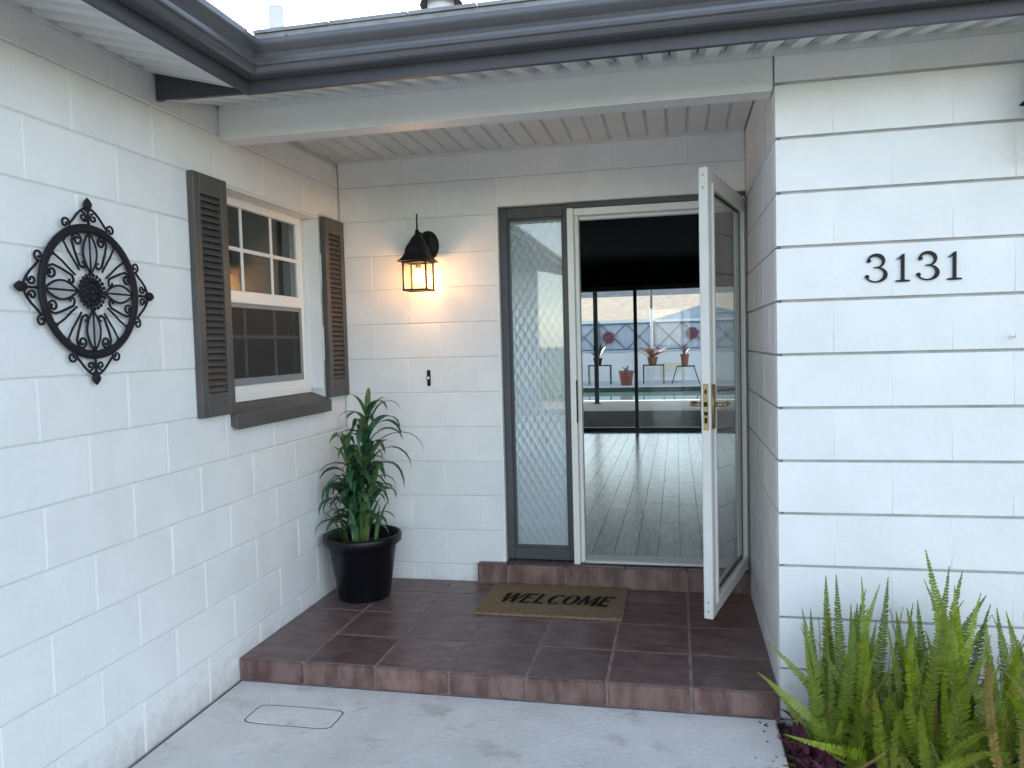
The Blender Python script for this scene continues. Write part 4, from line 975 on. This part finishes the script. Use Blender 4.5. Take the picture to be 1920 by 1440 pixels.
for (bs, tp, zt, nl) in stems:
    m = MB(); P = [(bs[0] + (tp[0] - bs[0]) * s + .012 * math.sin(s * 5), bs[1] + (tp[1] - bs[1]) * s, .28 + (zt - .28) * s) for s in [i / 8 for i in range(9)]]
    m.tube(P, [.014 - .008 * i / 8 for i in range(9)], 8); part('stem', m, M['cane'], pp, smooth=True)
    for k in range(nl):
        s = .12 + .88 * ((k + .5) / nl) ** .8; i = min(7, int(s * 8)); f = s * 8 - i
        p = [P[i][j] * (1 - f) + P[i + 1][j] * f for j in range(3)]
        kd = rnd.choice(kinds if s < .9 else kinds[2:4] + kinds[5:])
        az = k * 2.4 + rnd.uniform(-.5, .5); 
        for tr_ in range(14):
            if clampleaf(p[0], p[1], az, kd[1]): break
            az = rnd.uniform(-PI, PI)
            if tr_ > 8: kd = kinds[6]
        o = obj('leaf', leafmesh(kd), pp, p); o.rotation_euler = (rnd.uniform(-.25, .25), rnd.uniform(-.25, .2), az); sc_ = rnd.uniform(.8, 1.12); o.scale = (sc_, sc_, sc_)
for k in range(20):      # fresh shoots at the pot
    a = rnd.uniform(0, 2 * PI); r_ = rnd.uniform(.01, .12)
    kd = ('dracn', .30, .012, .9, 1.35) if k % 2 else ('dracn', .24, .011, .5, 1.45)
    o = obj('leaf', leafmesh(kd), pp, (PX + r_ * math.cos(a), PY + r_ * math.sin(a), .283)); o.rotation_euler = (rnd.uniform(-.1, .1), rnd.uniform(-.1, .1), a); sc_ = rnd.uniform(.75, 1.1); o.scale = (sc_,) * 3
for k in range(26):
    a = rnd.uniform(2.2, 4.6); z_ = rnd.uniform(.36, .62); kd = kinds[[2, 6, 0, 6][k % 4]]
    for tr_ in range(12):
        if clampleaf(PX - .04, PY - .02, a, kd[1]): break
        a = rnd.uniform(2.0, 5.2)
        if tr_ > 7: kd = kinds[6]
    o = obj('leaf', leafmesh(kd), pp, (PX - .04 + rnd.uniform(-.03, .03), PY - .03 + rnd.uniform(-.03, .03), z_)); o.rotation_euler = (rnd.uniform(-.2, .2), rnd.uniform(-.1, .35), a); sc_ = rnd.uniform(.8, 1.1); o.scale = (sc_,) * 3
m = MB(); m.tube([(.285, -.30, 1.01), (.279, -.305, 1.07), (.268, -.31, 1.125)], [.005, .003, .0015], 5); part('dry_tip', m, M['cane'], pp)
# two long leaves arching to the right, one up and over at the top
for (p, kd, az) in (((.27, -.33, .80), ('drac', .42, .016, 2.6, .85), .0), ((.265, -.33, .72), ('drac', .40, .016, 2.9, .95), -.25), ((.26, -.34, .66), ('drac', .44, .016, 2.7, .8), -.55), ((.283, -.30, .98), ('drac', .26, .016, 2.9, 1.2), -.1), ((.27, -.36, .60), ('drac', .36, .017, 2.3, .6), -.8), ((.27, -.31, .98), ('drac', .22, .014, 2.7, .8), 3.6)):
    o = obj('leaf', leafmesh(kd), pp, p); o.rotation_euler = (rnd.uniform(-.1, .1), 0, az)

# sword ferns
def frond_mesh(L, wd, bend, n, name_mat, seed, lean=0.):
    """frond standing along +z that bends towards +x by 'bend' radians in total; leaflets in pairs"""
    r_ = random.Random(seed); m = MB(); P = []; x = z = 0.; a = PI / 2 - lean
    N = n * 2
    for i in range(N + 1):
        P.append((x, z, a)); x += L / N * math.cos(a); z += L / N * math.sin(a); a -= bend / N * (.2 + 1.6 * i / N)
    m.tube([(p[0], 0, p[1]) for p in P[::3]], [.0022 - .0016 * k / len(P[::3]) for k in range(len(P[::3]))], 4, mi=1, cap=False)
    for i in range(2, N):
        s = i / N; px_, pz, a = P[i]
        ln = wd * min(1, s * 4.5 + .25) * (1 - max(0, (s - .30) / .70) ** 1.5) + .0025
        tw = L / N * .54
        for sd_ in (-1, 1):
            ang = r_.uniform(.12, .4); cu = r_.uniform(-.25, .25); ln2 = ln * r_.uniform(.85, 1.1)
            t = Vector((math.cos(a), 0, math.sin(a))); b = Vector((0, sd_, 0)); nrm = Vector((-math.sin(a), 0, math.cos(a)))
            d = (b * math.cos(ang) + t * math.sin(ang) + nrm * cu).normalized(); o_ = Vector((px_, 0, pz))
            m.add([o_ - t * tw * .7, o_ + t * tw * .8, o_ + d * ln2 * .6 + t * tw, o_ + d * ln2, o_ + d * ln2 * .55 - t * tw * .75], [(0, 1, 2, 3, 4) if sd_ > 0 else (4, 3, 2, 1, 0)])
    return m.mesh('frond', [M[name_mat], M['stem']])
FM = {}
def frond(parent, base, tip, mat_, wd=.036, bend=None):
    b = Vector(base); t = Vector(tip); dv = t - b; h = math.hypot(dv.x, dv.y); L = dv.length
    bend = (.35 + 1.0 * h / L) if bend is None else bend
    key = (round(bend * 3) / 3, mat_, rnd.randrange(3))
    if key not in FM:
        me = frond_mesh(1., wd / .5, key[0], 36, mat_, hash(key[2]) + 5); 
        e = me.vertices; tipv = max(e, key=lambda v: v.co.length).co.copy(); FM[key] = (me, tipv)
    me, tv = FM[key]
    o = obj('frond', me, parent, b)
    s = L / tv.length
    # aim the tip of the template (in its x-z plane) at the wanted tip, facing the frond blade with some random twist
    az = math.atan2(dv.y, dv.x); el = math.atan2(dv.z, h); te = math.atan2(tv.z, tv.x)
    R0 = Matrix.Rotation(az, 4, 'Z') @ Matrix.Rotation(te - el, 4, 'Y')
    # turn the blade about its own base-to-tip line until it shows its face to the open side of the bed
    ax = dv.normalized(); wv = (R0 @ Vector((0, 1, 0))).normalized(); want = ax.cross(Vector((rnd.uniform(-.55, .55), -1, rnd.uniform(-.1, .3)))).normalized()
    if want.dot(wv) < 0: want = -want
    ph = math.atan2(ax.dot(wv.cross(want)), wv.dot(want))
    o.rotation_euler = (Matrix.Rotation(ph, 4, ax) @ R0).to_euler()
    o.scale = (s, min(s * 1.15, .5 * (.50 + .70 * L)) * rnd.uniform(.75, 1.1), s)
    return o
f1 = thing('sword_fern', 'bright green sword fern with upright fronds beside the corner of the tiled step', 'fern', (2.58, -1.46, -.135), 'ferns in the planting bed')
f2 = thing('sword_fern', 'taller green sword fern clump in the middle of the bed under the house numbers', 'fern', (2.86, -1.46, -.135), 'ferns in the planting bed')
f3 = thing('sword_fern', 'olive and brown drying sword fern at the right edge of the photo', 'fern', (3.10, -1.48, -.135), 'ferns in the planting bed')
T1 = [(2.461, -1.43, .531), (2.492, -1.45, .542), (2.575, -1.45, .536), (2.592, -1.44, .489), (2.636, -1.45, .51), (2.67, -1.42, .53), (2.37, -1.45, .344), (2.423, -1.45, .30), (2.223, -1.42, .158), (2.251, -1.44, .285), (2.539, -1.46, .33),
      (2.47, -1.40, .40), (2.55, -1.40, .42), (2.61, -1.38, .40), (2.44, -1.50, .24), (2.50, -1.54, .30), (2.58, -1.52, .34), (2.64, -1.50, .37), (2.29, -1.62, .03), (2.36, -1.66, .09), (2.43, -1.64, .12), (2.68, -1.55, .28)]
for i, t_ in enumerate(T1):
    frond(f1, (2.56 + rnd.uniform(-.09, .09), -1.44 + rnd.uniform(-.09, .07), -.13), t_, 'ferny' if i in (8, 9, 10) or rnd.random() < .22 else rnd.choice(['fern', 'fern', 'fernk']))
T2 = [(2.781, -1.45, .640), (2.857, -1.45, .584), (2.873, -1.45, .519), (2.898, -1.45, .567), (2.956, -1.45, .495), (2.973, -1.45, .486), (2.722, -1.45, .43), (2.823, -1.44, .50), (2.756, -1.45, .46), (2.79, -1.40, .52), (2.84, -1.38, .46), (2.92, -1.40, .45),
      (2.70, -1.40, .40), (2.76, -1.52, .38), (2.83, -1.52, .40), (2.90, -1.52, .38), (2.97, -1.50, .37), (2.72, -1.55, .27), (2.80, -1.57, .27), (2.88, -1.57, .30), (2.95, -1.56, .26)]
for i, t_ in enumerate(T2):
    frond(f2, (2.83 + rnd.uniform(-.10, .10), -1.45 + rnd.uniform(-.09, .07), -.13), t_, 'ferny' if rnd.random() < .2 else rnd.choice(['fern', 'fernk']))
for b_, t_, bd in (((2.78, -1.52, -.13), (2.60, -1.72, .22), 1.5), ((2.80, -1.53, -.13), (2.66, -1.72, .23), 1.4), ((2.76, -1.58, -.13), (2.99, -1.72, .14), 1.2), ((2.70, -1.62, -.13), (2.93, -1.76, .09), 1.2), ((2.62, -1.55, -.13), (2.56, -1.68, .24), .8), ((2.86, -1.55, -.13), (2.80, -1.70, .22), .7)):
    frond(f2 if b_[0] > 2.65 else f1, b_, t_, 'ferny', bend=bd)
for i in range(54):
    a = rnd.uniform(0, 2 * PI); r_ = rnd.uniform(.05, .2)
    bs_ = (3.09 + rnd.uniform(-.14, .16), -1.47 + rnd.uniform(-.12, .10), -.13)
    frond(f3, bs_, (bs_[0] + r_ * math.cos(a) * 1.3, min(-1.30, bs_[1] + r_ * math.sin(a)), rnd.uniform(.12, .42)), ['fernd', 'fern', 'fern', 'ferny', 'fernd', 'fern'][i % 6], wd=.02)
for i in range(26):   # short inner and dead fronds close to the ground
    c = (f1, 2.55) if i % 2 else (f2, 2.84); a = rnd.uniform(-PI, 0) if i % 3 else rnd.uniform(-PI, PI); r_ = rnd.uniform(.08, .2)
    bs_ = (c[1] + rnd.uniform(-.13, .13), -1.46 + rnd.uniform(-.12, .06), -.13)
    frond(c[0], bs_, (bs_[0] + r_ * math.cos(a), min(-1.29, bs_[1] + r_ * math.sin(a)), rnd.uniform(-.02, .22)), rnd.choice(['fernd', 'fernk', 'fern', 'ferny']), wd=.02)

for i in range(46):   # more upright fronds of mixed height
    f_, cx_ = ((f1, 2.55), (f2, 2.85))[i % 2]
    bx_ = cx_ + rnd.uniform(-.15, .15); by_ = -1.43 + rnd.uniform(-.10, .06); hh = rnd.choice([.15, .22, .30, .36, .42, .46])
    frond(f_, (bx_, by_, -.13), (bx_ + rnd.uniform(-.12, .12), min(-1.30, by_ + rnd.uniform(-.08, .05)), hh), rnd.choice(['fern', 'fernk', 'fernk', 'ferny', 'fernd'] if hh < .35 else ['fern', 'fernk', 'ferny']))
for i in range(30):   # arching fronds spilling over the edge of the bed and to the front
    bx_ = rnd.uniform(2.46, 2.80); by_ = rnd.uniform(-1.56, -1.40); a = rnd.uniform(PI * .95, PI * 1.75); r_ = rnd.uniform(.10, .26)
    tx, ty = bx_ + r_ * math.cos(a), min(-1.30, by_ + r_ * math.sin(a) * .8)
    frond(f1 if bx_ < 2.66 else f2, (bx_, by_, -.13), (max(2.24, tx), ty, rnd.uniform(-.06, .24)), rnd.choice(['fern', 'ferny', 'ferny', 'fern', 'fernd']), wd=.028, bend=rnd.uniform(1.2, 2.0))
for i in range(16):   # bare wiry stalks
    f_, cx_ = ((f1, 2.58), (f2, 2.86), (f3, 3.12))[i % 3]; x = cx_ + rnd.uniform(-.12, .12); y = -1.42 + rnd.uniform(-.08, .05); h_ = rnd.uniform(.3, .5)
    m = MB(); a = rnd.uniform(-.25, .25); m.tube([(x + a * (k / 8) ** 1.6 * h_ + (.012 * math.sin(k) if k > 6 else 0), y, -.13 + h_ * 1.1 * k / 8) for k in range(9)], [.0018] * 9, 4); part('stalk', m, M['cane'], f_)
# maroon ground plant at the corner of the walkway
mr = thing('maroon_plant', 'low maroon leaved plant at the corner where walkway, step and bed meet', 'plant', (2.40, -1.46, -.135))
mlf = [strap(.11, .013, 1.2, .9, 5).mesh('leaf', M['maroon']), strap(.14, .012, 1.6, 1.1, 5).mesh('leaf', M['maroon']), strap(.08, .011, .9, .6, 5).mesh('leaf', M['maroon'])]
for i in range(60):
    o = obj('leaf', rnd.choice(mlf), mr, (rnd.uniform(2.34, 2.47), rnd.uniform(-1.72, -1.27), rnd.uniform(-.135, -.09))); o.rotation_euler = (rnd.uniform(-.3, .3), rnd.uniform(-.4, .3), rnd.uniform(-PI, PI)); s = rnd.uniform(.7, 1.15); o.scale = (s, s, s)
# small weed against the left wall at the edge of the photo
wd_ = thing('weed', 'small green leafy weed growing by the left wall at the lower left corner', 'plant', (.075, -2.53, GZ))
wl = strap(.24, .016, 1.1, 1.25, 6).mesh('leaf', M['fern'])
for i in range(9):
    o = obj('leaf', wl, wd_, (.06 + rnd.uniform(-.015, .02), -2.55 + rnd.uniform(-.03, .03), GZ - .005)); o.rotation_euler = (rnd.uniform(-.2, .2), rnd.uniform(-.2, .1), rnd.uniform(-1.3, 1.3)); s = rnd.uniform(.8, 1.25); o.scale = (s, s, s)
o = obj('leaf', wl, wd_, (.06, -2.545, GZ - .005)); o.rotation_euler = (0, -.25, 1.0); o.scale = (1.3, 1.3, 1.3)
# mulch chips and leaf litter
m = MB()
for i in range(2600):
    x, y = rnd.uniform(2.32, 4.2), rnd.uniform(-2.2, -1.24); L_, w_, h_ = rnd.uniform(.008, .035), rnd.uniform(.004, .01), rnd.uniform(.002, .006)
    Rm = Matrix.Translation((x, y, -.133 + rnd.uniform(0, .012))) @ Matrix.Rotation(rnd.uniform(0, PI), 4, 'Z') @ Matrix.Rotation(rnd.uniform(-.5, .5), 4, 'Y')
    m.add([Rm @ Vector((a * L_, b * w_, c * h_)) for c in (-1, 1) for a, b in ((-1, -1), (1, -1), (1, 1), (-1, 1))], [(3, 2, 1, 0), (4, 5, 6, 7), (0, 1, 5, 4), (1, 2, 6, 5), (2, 3, 7, 6), (3, 0, 4, 7)], i % 3)
for i in range(30):
    x, y = 2.31 - abs(rnd.gauss(0, .035)), rnd.uniform(-2.0, -1.26); L_, w_, h_ = rnd.uniform(.002, .009), rnd.uniform(.0015, .0035), .001
    Rm = Matrix.Translation((x, y, GZ + .002)) @ Matrix.Rotation(rnd.uniform(0, PI), 4, 'Z')
    m.add([Rm @ Vector((a * L_, b * w_, c * h_)) for c in (-1, 1) for a, b in ((-1, -1), (1, -1), (1, 1), (-1, 1))], [(3, 2, 1, 0), (4, 5, 6, 7), (0, 1, 5, 4), (1, 2, 6, 5), (2, 3, 7, 6), (3, 0, 4, 7)], i % 3)
o = part('mulch_chips', m, [M['mulch'], M['soil'], M['fernd']], None, loc=(3, -1.7, -.13)); o['kind'] = 'stuff'
